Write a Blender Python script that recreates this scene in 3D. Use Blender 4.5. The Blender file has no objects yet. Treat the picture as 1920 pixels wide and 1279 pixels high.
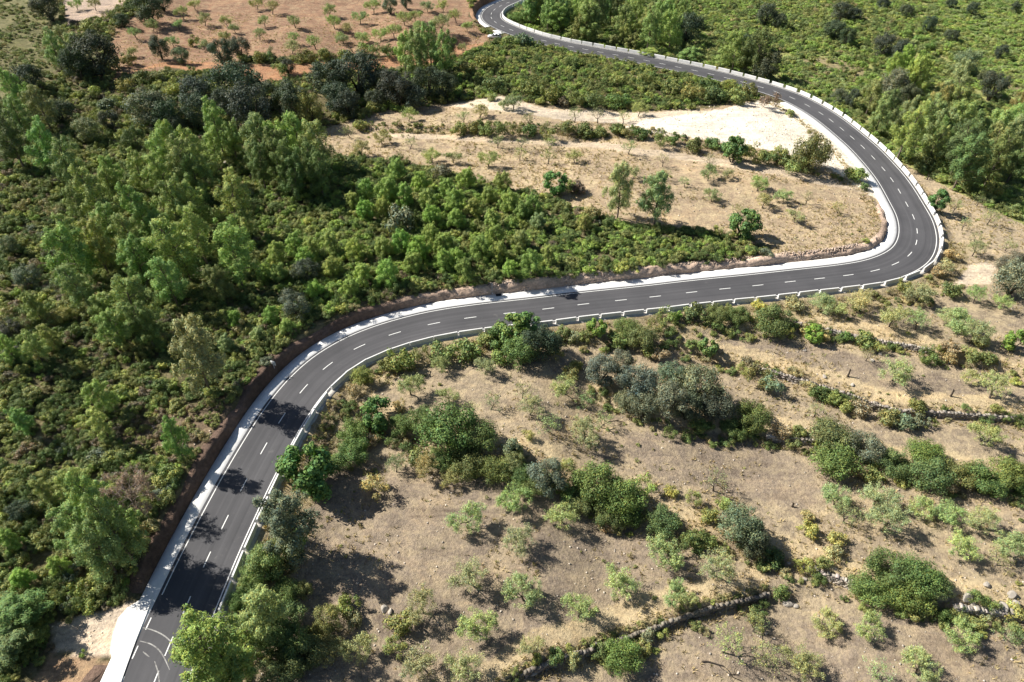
import bpy, math, random
import numpy as np
from mathutils import Vector, Matrix
R = math.radians
rng = np.random.default_rng(7)
random.seed(7)
scene = bpy.context.scene
C = scene.collection

# ------------------------------------------------------------------ camera, sky, sun, exposure
TH, F, CAM_H = R(41.0), 1280.0, 70.0            # pitch below the horizon, focal length in photo pixels, flying height
cam = bpy.data.cameras.new('camera')
cam.sensor_width = 36.0; cam.lens = 36.0 * F / 1920.0
cam.clip_start = 0.5; cam.clip_end = 6000
co = bpy.data.objects.new('camera', cam); C.objects.link(co)
co.location = (0, 0, CAM_H); co.rotation_euler = (R(90) - TH, 0, 0)
scene.camera = co

SUN_EL, SH_AZ = R(41), R(-19)                    # sun elevation; direction in which shadows fall (from +X)
sd = Vector((math.cos(SH_AZ) * math.cos(SUN_EL), math.sin(SH_AZ) * math.cos(SUN_EL), -math.sin(SUN_EL)))
w = bpy.data.worlds.new('World'); scene.world = w; w.use_nodes = True
nt = w.node_tree
sky = nt.nodes.new('ShaderNodeTexSky'); sky.sky_type = 'NISHITA'; sky.sun_disc = False
sky.sun_elevation = SUN_EL
sky.sun_rotation = math.atan2(-sd.x, -sd.y)
sky.altitude = 600
nt.links.new(sky.outputs[0], nt.nodes['Background'].inputs[0])
nt.nodes['Background'].inputs[1].default_value = 0.05
sl = bpy.data.lights.new('sun', 'SUN'); sl.energy = 5.0; sl.angle = R(0.5); sl.color = (1.0, 0.95, 0.86)
so = bpy.data.objects.new('sun', sl); C.objects.link(so)
so.rotation_euler = sd.to_track_quat('-Z', 'Y').to_euler(); so.location = (-100, 60, 150)
scene.view_settings.view_transform = 'Standard'
scene.view_settings.look = 'None'
scene.view_settings.gamma = 1.0
scene.view_settings.use_curve_mapping = False
scene.view_settings.exposure = 0.88

# ------------------------------------------------------------------ helpers
sT, cT = math.sin(TH), math.cos(TH)
def unproj(px, py, z=0.0):
    u = (np.asarray(px, float) - 960) / F; v = (np.asarray(py, float) - 639.5) / F
    Z = (CAM_H - z) / (sT + v * cT)
    return u * Z, Z * (cT - v * sT)
def proj(x, y, z):
    Z = y * cT + (CAM_H - z) * sT
    Z = np.where(Z < 1, 1, Z)
    return 960 + F * x / Z, 639.5 + F * ((CAM_H - z) * cT - y * sT) / Z
def smooth(t):
    t = np.clip(t, 0, 1); return t * t * (3 - 2 * t)
def vnoise(x, y, scale, seed):
    r = np.random.default_rng(seed).random((128, 128)).astype(np.float32)
    gx = np.asarray(x) / scale + 400.0; gy = np.asarray(y) / scale + 400.0
    ix = np.floor(gx).astype(int); iy = np.floor(gy).astype(int)
    fx = gx - ix; fy = gy - iy; fx = fx * fx * (3 - 2 * fx); fy = fy * fy * (3 - 2 * fy)
    a = r[iy % 128, ix % 128]; b = r[iy % 128, (ix + 1) % 128]
    c = r[(iy + 1) % 128, ix % 128]; d = r[(iy + 1) % 128, (ix + 1) % 128]
    return (a * (1 - fx) + b * fx) * (1 - fy) + (c * (1 - fx) + d * fx) * fy - 0.5
def fbm(x, y, scale, seed, n=4):
    return sum(vnoise(x, y, scale / 2 ** i, seed + i) * 0.5 ** i for i in range(n))
def in_poly(px, py, poly):
    px = np.asarray(px); py = np.asarray(py)
    inside = np.zeros(px.shape, bool); n = len(poly)
    for i in range(n):
        x1, y1 = poly[i]; x2, y2 = poly[(i + 1) % n]
        if y1 == y2: continue
        c = ((y1 > py) != (y2 > py)) & (px < (x2 - x1) * (py - y1) / (y2 - y1) + x1)
        inside ^= c
    return inside
def mesh_np(name, V, Fq, mats, cols=None, smooth_shade=False, midx=None):
    """V (n,3), Fq (m,3) or (m,4) int; cols per-face (m,3) stored on corners as 'Col'"""
    V = np.asarray(V, np.float32); Fq = np.asarray(Fq, np.int32)
    me = bpy.data.meshes.new(name); k = Fq.shape[1]; m = len(Fq)
    me.vertices.add(len(V)); me.vertices.foreach_set('co', V.ravel())
    me.loops.add(m * k); me.loops.foreach_set('vertex_index', Fq.ravel())
    me.polygons.add(m); me.polygons.foreach_set('loop_start', np.arange(0, m * k, k, dtype=np.int32))
    if midx is not None: me.polygons.foreach_set('material_index', np.asarray(midx, np.int32))
    if smooth_shade: me.polygons.foreach_set('use_smooth', np.ones(m, bool))
    for mt in (mats if isinstance(mats, (list, tuple)) else [mats]): me.materials.append(mt)
    if cols is not None:
        a = me.attributes.new('Col', 'FLOAT_COLOR', 'CORNER')
        c4 = np.ones((m * k, 4), np.float32); c4[:, :3] = np.repeat(np.asarray(cols, np.float32), k, axis=0)
        a.data.foreach_set('color', c4.ravel())
    me.update(calc_edges=True); me.validate()
    return me
def link(name, data, parent=None, kind=None, label=None, cat=None, group=None):
    o = bpy.data.objects.new(name, data); C.objects.link(o)
    if parent is not None: o.parent = parent
    if kind: o['kind'] = kind
    if label: o['label'] = label
    if cat: o['category'] = cat
    if group: o['group'] = group
    return o
class MB:
    """collects boxes, tubes and strips as triangles/quads (all stored as quads)"""
    def __init__(s): s.v = []; s.f = []; s.c = []
    def add(s, V, Fq, col=(1, 1, 1)):
        b = len(s.v); s.v += [tuple(p) for p in V]; s.f += [tuple(i + b for i in q) for q in Fq]; s.c += [col] * len(Fq)
    def box(s, c, d, rz=0, taper=1.0, col=(1, 1, 1)):
        ca, sa = math.cos(rz), math.sin(rz); V = []
        for k, z in ((1, -1), (taper, 1)):
            for x, y in ((-1, -1), (1, -1), (1, 1), (-1, 1)):
                X, Y = x * d[0] * k / 2, y * d[1] * k / 2
                V.append((c[0] + X * ca - Y * sa, c[1] + X * sa + Y * ca, c[2] + z * d[2] / 2))
        s.add(V, [(3, 2, 1, 0), (4, 5, 6, 7), (0, 1, 5, 4), (1, 2, 6, 5), (2, 3, 7, 6), (3, 0, 4, 7)], col)
    def tube(s, P, rad, n=5, col=(1, 1, 1)):
        P = [Vector(p) for p in P]; rings = []
        for i, p in enumerate(P):
            t = (P[min(i + 1, len(P) - 1)] - P[max(i - 1, 0)]).normalized()
            a = t.cross(Vector((0.3, 0.7, 0.2))).normalized(); b = t.cross(a)
            rings.append([p + (a * math.cos(k * 2 * math.pi / n) + b * math.sin(k * 2 * math.pi / n)) * rad[i] for k in range(n)])
        V = [q for r in rings for q in r]; Fq = []
        for i in range(len(P) - 1):
            for k in range(n):
                Fq.append((i * n + k, i * n + (k + 1) % n, (i + 1) * n + (k + 1) % n, (i + 1) * n + k))
        s.add(V, Fq, col)
    def mesh(s, name, mat, smooth_shade=False): return mesh_np(name, s.v, s.f, mat, s.c, smooth_shade)

# ------------------------------------------------------------------ materials
def new_mat(name):
    m = bpy.data.materials.new(name); m.use_nodes = True
    n = m.node_tree; b = n.nodes['Principled BSDF']; b.inputs['Roughness'].default_value = 0.9
    b.inputs['Specular IOR Level'].default_value = 0.25
    return m, n, b
def node(n, t, **kw):
    x = n.nodes.new(t)
    for k, v in kw.items(): setattr(x, k, v)
    return x
def noise(n, scale, detail=5, rough=0.6, coord=None, dist=0.0):
    t = node(n, 'ShaderNodeTexNoise'); t.inputs['Scale'].default_value = scale
    t.inputs['Detail'].default_value = detail; t.inputs['Roughness'].default_value = rough
    t.inputs['Distortion'].default_value = dist
    if coord is not None: n.links.new(coord, t.inputs['Vector'])
    return t.outputs[0]
def ramp(n, fac, stops):
    r = node(n, 'ShaderNodeValToRGB'); n.links.new(fac, r.inputs[0])
    e = r.color_ramp.elements
    while len(e) < len(stops): e.new(0.5)
    for i, (p, c) in enumerate(stops):
        e[i].position = p; e[i].color = (*c, 1) if len(c) == 3 else c
    return r.outputs[0]
def mix(n, a, b, fac, mode='MIX'):
    m = node(n, 'ShaderNodeMix', data_type='RGBA', blend_type=mode)
    for s, v in ((0, fac), (6, a), (7, b)):
        if isinstance(v, (int, float)): m.inputs[s].default_value = v
        elif isinstance(v, tuple): m.inputs[s].default_value = (*v, 1)
        else: n.links.new(v, m.inputs[s])
    return m.outputs[2]
def bump(n, b, h, strength, dist):
    bp = node(n, 'ShaderNodeBump'); bp.inputs['Strength'].default_value = strength; bp.inputs['Distance'].default_value = dist
    n.links.new(h, bp.inputs['Height']); n.links.new(bp.outputs[0], b.inputs['Normal'])
def attr(n, name='Col'):
    a = node(n, 'ShaderNodeAttribute'); a.attribute_name = name; return a.outputs[0]
def pos(n): return node(n, 'ShaderNodeNewGeometry').outputs['Position']

def foliage_mat(name, transl=0.14):
    m, n, b = new_mat(name)
    oi = node(n, 'ShaderNodeObjectInfo')
    base = mix(n, attr(n), oi.outputs['Color'], 1.0, 'MULTIPLY')
    rnd = ramp(n, oi.outputs['Random'], [(0.0, (0.84, 0.88, 0.86)), (0.5, (1, 1, 1)), (1.0, (1.15, 1.08, 1.0))])
    base = mix(n, base, rnd, 1.0, 'MULTIPLY')
    pn = ramp(n, noise(n, 0.55, 3, 0.6, pos(n)), [(0.25, (0.72, 0.78, 0.80)), (0.75, (1.28, 1.2, 1.05))])
    base = mix(n, base, pn, 1.0, 'MULTIPLY')
    n.links.new(base, b.inputs['Base Color']); b.inputs['Roughness'].default_value = 0.65
    b.inputs['Specular IOR Level'].default_value = 0.2
    t = node(n, 'ShaderNodeBsdfTranslucent'); n.links.new(mix(n, base, (1.0, 1.1, 0.5), 1.0, 'MULTIPLY'), t.inputs[0])
    ms = node(n, 'ShaderNodeMixShader'); ms.inputs[0].default_value = transl
    n.links.new(b.outputs[0], ms.inputs[1]); n.links.new(t.outputs[0], ms.inputs[2])
    n.links.new(ms.outputs[0], n.nodes['Material Output'].inputs[0])
    return m
M_LEAF = foliage_mat('foliage')
M_DRY = foliage_mat('dry_grass', 0.2)

def bark_mat(name, c1, c2):
    m, n, b = new_mat(name)
    n.links.new(ramp(n, noise(n, 6, 4, 0.7, pos(n)), [(0.3, c1), (0.7, c2)]), b.inputs['Base Color'])
    return m
M_BARK_PINE = bark_mat('pine_bark', (0.10, 0.075, 0.06), (0.20, 0.16, 0.13))
M_BARK_DARK = bark_mat('dark_bark', (0.035, 0.028, 0.024), (0.085, 0.068, 0.055))
M_BARK_GREY = bark_mat('grey_dead_wood', (0.16, 0.125, 0.115), (0.28, 0.23, 0.21))

M_BARK_ORCH = bark_mat('orchard_bark', (0.055, 0.045, 0.038), (0.13, 0.105, 0.085))
def ground_mat():
    m, n, b = new_mat('soil'); P = pos(n)
    c = attr(n)
    big = ramp(n, noise(n, 0.16, 6, 0.65, P, 0.6), [(0.28, (0.74, 0.74, 0.76)), (0.5, (1, 1, 1)), (0.74, (1.26, 1.2, 1.08))])
    fine = ramp(n, noise(n, 2.6, 6, 0.75, P), [(0.25, (0.66, 0.63, 0.60)), (0.5, (1, 1, 1)), (0.72, (1.30, 1.26, 1.18))])
    tiny = ramp(n, noise(n, 9.0, 3, 0.7, P), [(0.3, (0.75, 0.75, 0.75)), (0.7, (1.25, 1.25, 1.25))])
    mid_ = ramp(n, noise(n, 0.75, 6, 0.7, P, 1.4), [(0.30, (0.66, 0.63, 0.62)), (0.5, (1, 1, 1)), (0.70, (1.30, 1.25, 1.14))])
    mp = node(n, 'ShaderNodeMapping'); mp.inputs['Rotation'].default_value = (0, 0, 0.22); mp.inputs['Scale'].default_value = (0.10, 0.85, 0.3); n.links.new(P, mp.inputs[0])
    streak = ramp(n, noise(n, 1.0, 6, 0.65, mp.outputs[0], 0.5), [(0.3, (0.76, 0.74, 0.73)), (0.5, (1, 1, 1)), (0.7, (1.24, 1.20, 1.12))])
    c = mix(n, c, streak, 0.9, 'MULTIPLY')
    c = mix(n, c, big, 1.0, 'MULTIPLY'); c = mix(n, c, mid_, 0.9, 'MULTIPLY'); c = mix(n, c, fine, 0.95, 'MULTIPLY'); c = mix(n, c, tiny, 0.8, 'MULTIPLY')
    # tawny dead grass in patches over the soil
    g = ramp(n, noise(n, 0.45, 7, 0.72, P, 1.0), [(0.46, (0, 0, 0)), (0.62, (1, 1, 1))])
    am = node(n, 'ShaderNodeAttribute'); am.attribute_name = 'Grass'
    gm = mix(n, g, am.outputs[0], 1.0, 'MULTIPLY')
    c = mix(n, c, mix(n, (0.52, 0.42, 0.26), fine, 0.9, 'MULTIPLY'), gm)
    n.links.new(c, b.inputs['Base Color']); b.inputs['Roughness'].default_value = 0.95
    b.inputs['Specular IOR Level'].default_value = 0.1
    bump(n, b, noise(n, 2.4, 7, 0.7, P), 0.9, 0.28)
    return m
M_SOIL = ground_mat()

def simple(name, c1, c2, scale, bmp=0.0, bd=0.02, rough=0.9, detail=6, lo=0.3, hi=0.7):
    m, n, b = new_mat(name); P = pos(n)
    t = noise(n, scale, detail, 0.65, P)
    n.links.new(ramp(n, t, [(lo, c1), (hi, c2)]), b.inputs['Base Color']); b.inputs['Roughness'].default_value = rough
    if bmp: bump(n, b, noise(n, scale * 3, 5, 0.7, P), bmp, bd)
    return m
def asphalt_mat():
    m, n, b = new_mat('asphalt'); P = pos(n)
    c = ramp(n, noise(n, 0.12, 5, 0.6, P), [(0.3, (0.060, 0.060, 0.065)), (0.7, (0.084, 0.083, 0.089))])
    u = attr(n)                                                     # offset across / distance along the road
    s = node(n, 'ShaderNodeSeparateColor'); n.links.new(u, s.inputs[0])
    cx = node(n, 'ShaderNodeCombineXYZ'); n.links.new(s.outputs[0], cx.inputs[0]); n.links.new(s.outputs[1], cx.inputs[1])
    mp = node(n, 'ShaderNodeMapping'); mp.inputs['Scale'].default_value = (60, 1.2, 1); n.links.new(cx.outputs[0], mp.inputs[0])
    lane = ramp(n, noise(n, 0.35, 5, 0.6, mp.outputs[0]), [(0.3, (0.78, 0.78, 0.78)), (0.7, (1.25, 1.24, 1.22))])
    c = mix(n, c, lane, 1.0, 'MULTIPLY')
    c = mix(n, c, ramp(n, noise(n, 30, 3, 0.8, P), [(0.2, (0.82, 0.82, 0.82)), (0.8, (1.18, 1.18, 1.18))]), 1.0, 'MULTIPLY')
    d = ramp(n, noise(n, 0.9, 6, 0.7, P, 0.8), [(0.62, (0, 0, 0)), (0.8, (0.35, 0.35, 0.35))])
    c = mix(n, c, (0.22, 0.205, 0.19), d)
    n.links.new(c, b.inputs['Base Color']); b.inputs['Roughness'].default_value = 0.85
    bump(n, b, noise(n, 45, 3, 0.6, P), 0.25, 0.01)
    return m
M_ASPH = asphalt_mat()
M_PAINT = simple('road_paint', (0.62, 0.62, 0.60), (0.82, 0.82, 0.80), 3.0, detail=8)
M_DUST = simple('pale_tyre_dust', (0.14, 0.135, 0.13), (0.42, 0.41, 0.39), 2.0, detail=8, lo=0.35, hi=0.65)
M_CONC = simple('pale_concrete', (0.66, 0.65, 0.63), (0.80, 0.79, 0.77), 1.1, 0.1, 0.01)
M_BLOCK = simple('barrier_concrete', (0.60, 0.59, 0.57), (0.78, 0.77, 0.75), 0.8, 0.15, 0.02, detail=8)
M_FOOT = simple('footing_concrete', (0.30, 0.28, 0.25), (0.55, 0.52, 0.47), 1.4, 0.4, 0.04)
def attr_mat(name, bscale, bstr, bdist, var=0.35):
    m, n, b = new_mat(name); P = pos(n)
    v = ramp(n, noise(n, 1.7, 7, 0.75, P), [(0.25, (1 - var,) * 3), (0.75, (1 + var,) * 3)])
    n.links.new(mix(n, attr(n), v, 1.0, 'MULTIPLY'), b.inputs['Base Color'])
    bump(n, b, noise(n, bscale, 7, 0.75, P), bstr, bdist)
    return m
M_BANK = attr_mat('bank_earth', 2.2, 1.0, 0.35, 0.45)
M_STONE = attr_mat('limestone', 5.0, 0.5, 0.06, 0.25)
M_STEEL = simple('galvanised_steel', (0.42, 0.43, 0.44), (0.55, 0.56, 0.57), 5, rough=0.5)
M_DARKHOLE = simple('dark_iron', (0.02, 0.02, 0.022), (0.04, 0.04, 0.042), 5)
def car_mats():
    m, n, b = new_mat('white_car_paint'); b.inputs['Base Color'].default_value = (0.72, 0.73, 0.74, 1); b.inputs['Roughness'].default_value = 0.25; b.inputs['Specular IOR Level'].default_value = 0.5
    g, n, b = new_mat('car_glass'); b.inputs['Base Color'].default_value = (0.03, 0.05, 0.055, 1); b.inputs['Roughness'].default_value = 0.08; b.inputs['Specular IOR Level'].default_value = 0.5
    t, n, b = new_mat('tyre_rubber'); b.inputs['Base Color'].default_value = (0.015, 0.015, 0.016, 1)
    l, n, b = new_mat('headlight_lens'); b.inputs['Base Color'].default_value = (0.6, 0.6, 0.58, 1); b.inputs['Roughness'].default_value = 0.15
    return m, g, t, l
M_CAR, M_GLASS, M_TYRE, M_LENS = car_mats()

# ------------------------------------------------------------------ road centre line (photo pixels -> level ground)
DASH = [(288,1279),(318,1208),(350,1135),(387,1050),(422,978),(457,908),(493,843),(528,783),(567,729),(614,683),(674,648),(741,624),(812,606),(883,595),(953,587),(1026,579),(1095,570),(1163,563),(1230,556),(1295,548),(1361,541),(1423,535),(1482,528),(1539,522),(1593,516),(1643,508),(1681,495),(1709,478),(1720,455),(1721,433),(1714,406),(1700,383),(1687,359),(1673,337),(1656,316),(1638,296),(1619,276),(1598,258),(1579,242),(1559,226),(1539,212),(1515,198),(1486,183)]
FAR = [(1440,167),(1385,152),(1330,138),(1262,124),(1205,112),(1144,101),(1067,87),(1010,74),(968,60),(944,50),(928,42),(920,34),(920,26),(927,17),(938,11),(952,5),(975,-4),(1010,-14),(1060,-26),(1120,-40)]
cl = np.array([(255,1370), (235, 1425)][::-1] + DASH + FAR, float)
gx, gy = unproj(cl[:, 0], cl[:, 1]); G0 = np.c_[gx, gy]
seg = np.r_[0, np.cumsum(np.linalg.norm(np.diff(G0, axis=0), axis=1))]
ss = np.arange(0, seg[-1], 0.5)
rx, ry = np.interp(ss, seg, G0[:, 0]), np.interp(ss, seg, G0[:, 1])
kr = np.exp(-0.5 * (np.arange(-12, 13) * 0.5 / 2.3) ** 2); kr /= kr.sum()
rx = np.convolve(np.pad(rx, 12, 'reflect', reflect_type='odd'), kr, 'valid'); ry = np.convolve(np.pad(ry, 12, 'reflect', reflect_type='odd'), kr, 'valid')
seg2 = np.r_[0, np.cumsum(np.hypot(np.diff(rx), np.diff(ry)))]
S_END = seg2[-1]
def rpt(s, off=0.0):
    """point on the road: off > 0 is to the left of travel (gutter side), off < 0 the barrier side"""
    s = np.asarray(s, float)
    x = np.interp(s, seg2, rx); y = np.interp(s, seg2, ry)
    x2 = np.interp(s + 0.6, seg2, rx); y2 = np.interp(s + 0.6, seg2, ry); x1 = np.interp(s - 0.6, seg2, rx); y1 = np.interp(s - 0.6, seg2, ry)
    l = np.hypot(x2 - x1, y2 - y1); tx, ty = (x2 - x1) / l, (y2 - y1) / l
    return x - ty * off, y + tx * off, np.arctan2(ty, tx)
def s_at(px, py):
    x, y = unproj(px, py); return float(seg2[np.argmin((rx - x) ** 2 + (ry - y) ** 2)])
def prof(anchors):
    a = sorted((s_at(px, py), v) for px, py, v in anchors)
    return np.array([q[0] for q in a]), np.array([q[1] for q in a])
HBs, HBv = prof([(288,1279,.3),(330,1190,0),(345,1145,0),(358,1118,.9),(387,1050,1.3),(457,908,1.45),(528,783,1.5),(614,683,1.6),(741,624,1.6),(883,595,1.4),(1095,570,1.35),(1295,548,1.2),(1482,528,1.15),(1643,508,1.1),(1709,478,1.0),(1720,440,.9),(1714,406,.5),(1700,383,.1),(1600,258,0),(1440,167,.2),(1262,124,.2),(1067,87,.1),(968,60,0),(928,42,.2),(920,32,1.6),(938,11,2.2),(1010,-14,2.2)])
HRs, HRv = prof([(288,1279,-.5),(528,783,-.7),(883,595,-.9),(1482,528,-.8),(1709,478,-.6),(1673,337,-1.3),(1486,183,-2.0),(1262,124,-1.6),(944,50,-1.0),(1010,-14,-1.0)])

# ------------------------------------------------------------------ terrain
def axis(lo, hi, step, far):
    a = list(np.arange(lo, hi + step, step)); d = step
    left, right = [a[0]], [a[-1]]
    while left[-1] > -far: d *= 1.35; left.append(left[-1] - d)
    d = step
    while right[-1] < far: d *= 1.35; right.append(right[-1] + d)
    return np.array(left[:0:-1] + a + right[1:])
AX, AY = axis(-210, 210, 0.58, 2500), axis(8, 290, 0.58, 2500)
GX, GY = np.meshgrid(AX, AY); X, Y = GX.ravel().astype(np.float32), GY.ravel().astype(np.float32)
n_pts = len(X)
dist = np.empty(n_pts, np.float32); near = np.empty(n_pts, np.int32)
sub = np.arange(0, len(rx), 3); sx, sy = rx[sub].astype(np.float32), ry[sub].astype(np.float32)
hb = np.empty(n_pts, np.float32); hr = np.empty(n_pts, np.float32)
sub2 = np.arange(0, len(rx), 9); s2x, s2y = rx[sub2].astype(np.float32), ry[sub2].astype(np.float32)
vb = np.interp(seg2[sub2], HBs, HBv).astype(np.float32); vr = np.interp(seg2[sub2], HRs, HRv).astype(np.float32)
for i in range(0, n_pts, 20000):
    sl_ = slice(i, i + 20000)
    d2 = (X[sl_, None] - sx) ** 2 + (Y[sl_, None] - sy) ** 2
    k = d2.argmin(1); near[sl_] = sub[k]; dist[sl_] = np.sqrt(d2[np.arange(len(k)), k])
    w_ = 1.0 / ((X[sl_, None] - s2x) ** 2 + (Y[sl_, None] - s2y) ** 2 + 4) ** 2
    ws = w_.sum(1); hb[sl_] = (w_ * vb).sum(1) / ws; hr[sl_] = (w_ * vr).sum(1) / ws
tx = np.gradient(rx); ty = np.gradient(ry); tl = np.hypot(tx, ty); tx, ty = tx / tl, ty / tl
side = (tx[near] * (Y - ry[near]) - ty[near] * (X - rx[near]))       # > 0 left
dist = np.where(dist < 12, np.maximum(np.abs(side), np.where(np.abs(side) < dist - 2, dist, 0)), dist)
left = side > 0

# terrace edges: (pixels, level at which they were seen, drop on the near side, fades)
TERR = {'A': ([(1330,620),(1490,600),(1600,625),(1740,652),(1920,700),(2100,740)], -0.8, 1.0),
        'B': ([(1120,640),(1250,640),(1440,688),(1560,722),(1680,762),(1890,780),(2100,800)], -1.8, 1.1),
        'C': ([(1100,740),(1250,790),(1400,805),(1530,818),(1650,862),(1800,890),(1920,910),(2150,950)], -2.9, 1.0),
        'D': ([(640,770),(760,830),(900,880),(1000,885),(1100,935),(1250,990),(1400,1020),(1500,1050),(1640,1105),(1800,1135),(1920,1145),(2200,1180)], -3.9, 1.3),
        'E': ([(900,1330),(990,1270),(1150,1205),(1280,1160),(1440,1110)], -5.2, 1.1),
        'F': ([(680,238),(760,240),(1000,247),(1200,252),(1420,288),(1600,335)], 1.6, 0.8)}
terr_line = {}
drop = np.zeros(n_pts, np.float32)
for k, (pl, zr, dz) in TERR.items():
    a = np.array(pl, float); lx, ly = unproj(a[:, 0], a[:, 1], zr); o_ = np.argsort(lx); lx, ly = lx[o_], ly[o_]
    terr_line[k] = (lx, ly)
    g = np.interp(X, lx, ly) + 0.35 * vnoise(X, Y, 3.0, 5)
    wgt = smooth((X - lx[0] + 10) / 10) * smooth((lx[-1] + 10 - X) / 10)
    drop += wgt * dz * smooth((g - Y + 0.35) / 0.7) - (dz * wgt if k == 'F' else 0)
und = fbm(X, Y, 34, 21, 3)
Zl = smooth((dist - 5.85) / 0.9) * hb + smooth((dist - 8) / 30) * (und * 2.6 + 0.8) + smooth((dist - 6) / 14) * (-np.where(Y > 90, drop, 0)) \
     + smooth((-X - 35) / 120) * 6.0 * smooth((dist - 8) / 40)
Zr = smooth((dist - 4.7) / 2.0) * hr + smooth((dist - 4.7) / 9) * (-np.where(Y < 110, drop, 0)) + smooth((dist - 8) / 25) * und * 1.2 \
     + np.where(Y > 100, -smooth((dist - 6) / 45) * 4.5 * smooth((Y - 100) / 25), 0)
ZT = np.where(left, Zl, Zr) + smooth((dist - 6.5) / 3) * 0.16 * fbm(X, Y, 2.2, 31, 2) 
upr = (near * 0.5 > 0) & (seg2[near] > s_at(1492, 186)) & (seg2[near] < s_at(968, 62))
road_core = smooth((np.where(left, np.where(upr, 4.3, 5.9), 4.75) - dist) / 0.3)
ZT = ZT * (1 - road_core) + (-0.15) * road_core
ZT += smooth((np.hypot(X, Y - 130) - 330) / 900) * 60 * (0.6 + und)      # far hills outside the picture
FLAT = [(250,1180,4.0),(190,1185,4.0),(225,1215,3.0),(140,1190,3.0),(927,70,5.0),(875,88,3.0)]
for px, py, r_ in FLAT:
    fx, fy = unproj(px, py); q = smooth((np.hypot(X - fx, Y - fy) - r_) / 3.0)
    ZT = np.where(road_core > 0.5, ZT, ZT * q - 0.02 * (1 - q))
ZG = ZT.reshape(GX.shape)
i0x, i0y = np.searchsorted(AX, -190), np.searchsorted(AY, 8)
def hz(x, y):
    x = np.asarray(x, float); y = np.asarray(y, float)
    i = np.clip(np.searchsorted(AX, x) - 1, 0, len(AX) - 2); j = np.clip(np.searchsorted(AY, y) - 1, 0, len(AY) - 2)
    fx = np.clip((x - AX[i]) / (AX[i + 1] - AX[i]), 0, 1); fy = np.clip((y - AY[j]) / (AY[j + 1] - AY[j]), 0, 1)
    return (ZG[j, i] * (1 - fx) + ZG[j, i + 1] * fx) * (1 - fy) + (ZG[j + 1, i] * (1 - fx) + ZG[j + 1, i + 1] * fx) * fy
DG = dist.reshape(GX.shape); LG = left.reshape(GX.shape)
def road_dist(x, y):
    i = np.clip(np.searchsorted(AX, x), 0, len(AX) - 1); j = np.clip(np.searchsorted(AY, y), 0, len(AY) - 1)
    return DG[j, i], LG[j, i]
def hit(px, py, above=0.0):
    """world point that lies `above` metres over the ground on the ray through a photo pixel"""
    z = 0.0
    for _ in range(14):
        x, y = unproj(px, py, z + above); z = 0.5 * z + 0.5 * float(hz(x, y))
    x, y = unproj(px, py, z + above); return float(x), float(y), float(hz(x, y))
def scale_at(x, y, z): return F / (y * cT + (CAM_H - z) * sT)       # pixels per metre

# ------------------------------------------------------------------ soil patches (outlines followed on the photograph, baked on the ground)
P_RED = [(200,112),(215,55),(345,-40),(905,-60),(882,5),(880,30),(905,62),(935,72),(900,92),(840,112),(740,104),(500,108),(400,118),(220,148)]
P_PALE = [(118,48),(120,-30),(330,-60),(200,32)]
P_RTRACK = [(205,150),(310,116),(560,122),(740,106),(930,78),(845,116),(700,134),(600,132),(480,158),(440,140),(300,128),(230,146)]
P_MID = [(575,252),(700,215),(880,190),(935,178),(1010,196),(1190,206),(1300,205),(1400,190),(1490,205),(1575,262),(1650,345),(1668,400),(1650,450),(1560,470),(1450,486),(1440,455),(1300,432),(1180,425),(1090,395),(1040,375),(880,335),(760,302),(600,290)]
P_GRAV = [(1170,236),(1300,212),(1430,188),(1490,200),(1560,245),(1625,318),(1655,360),(1690,420),(1640,372),(1560,318),(1500,296),(1380,272),(1280,258),(1190,252)]
P_PATH = [(700,246),(900,258),(1150,270),(1450,312),(1560,330),(1650,372),(1610,360),(1440,325),(1150,282),(900,268),(700,254)]
P_PALEBAND = [(840,200),(930,178),(1000,196),(1040,206),(1200,210),(1330,206),(1480,204),(1470,222),(1300,226),(1200,236),(1060,224),(960,212)]
P_OUT = [(1690,305),(1765,345),(1925,425),(2000,470),(2000,540),(1840,537),(1735,522),(1775,460),(1750,385)]
P_TRK = [(1725,519),(1780,512),(1850,492),(1875,500),(1862,537),(1800,537)]
P_LOW = [(600,760),(690,700),(900,632),(1080,600),(1300,572),(1720,528),(1930,540),(2300,560),(2600,1900),(420,1900),(440,1230),(480,1050),(560,880)]
P_BARE = [[(560,880),(900,870),(1250,1020),(1440,1110),(1000,1265),(560,1280),(520,1050)], [(1240,640),(1500,640),(1700,690),(1900,740),(1890,775),(1650,750),(1450,680)],
          [(1100,800),(1400,830),(1600,900),(1500,960),(1250,900)], [(1300,1160),(1900,1160),(1900,1279),(1200,1279)]]
P_MEADOW = [(-200,300),(-300,-60),(110,-60),(118,60),(200,100),(140,130),(60,140),(0,200)]
P_HILL = [(1650,-180),(2600,-180),(2600,330),(1920,220),(1850,150),(1760,40)]
P_DRYL = [(215,800),(300,775),(440,735),(425,800),(390,850),(300,860),(230,850)]
P_CLEAR = [[(1470,120),(1530,105),(1610,120),(1630,150),(1560,162),(1480,158)], [(1890,150),(1960,190),(1960,215),(1900,180)]]
P_TRACKBL = [(90,1172),(228,1132),(292,1118),(262,1180),(220,1232),(100,1222)]
P_DIRTBL = [(90,1224),(214,1236),(205,1290),(170,1400),(-60,1400),(60,1270)]
wob = 7 * fbm(X, Y, 7, 51, 3)
gpx, gpy = proj(X, Y, ZT); ok = (Y > 5) & (Y < 420)
qx, qy = gpx + wob * 2.0, gpy + wob
col = np.empty((n_pts, 3), np.float32); col[:] = (0.115, 0.105, 0.055)
grs = np.full(n_pts, 0.25, np.float32)
def paint(poly, c, g):
    mk = in_poly(qx, qy, poly) & ok; col[mk] = c; grs[mk] = g
col[(~left) & (Y > 100)] = (0.255, 0.275, 0.10)
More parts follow.
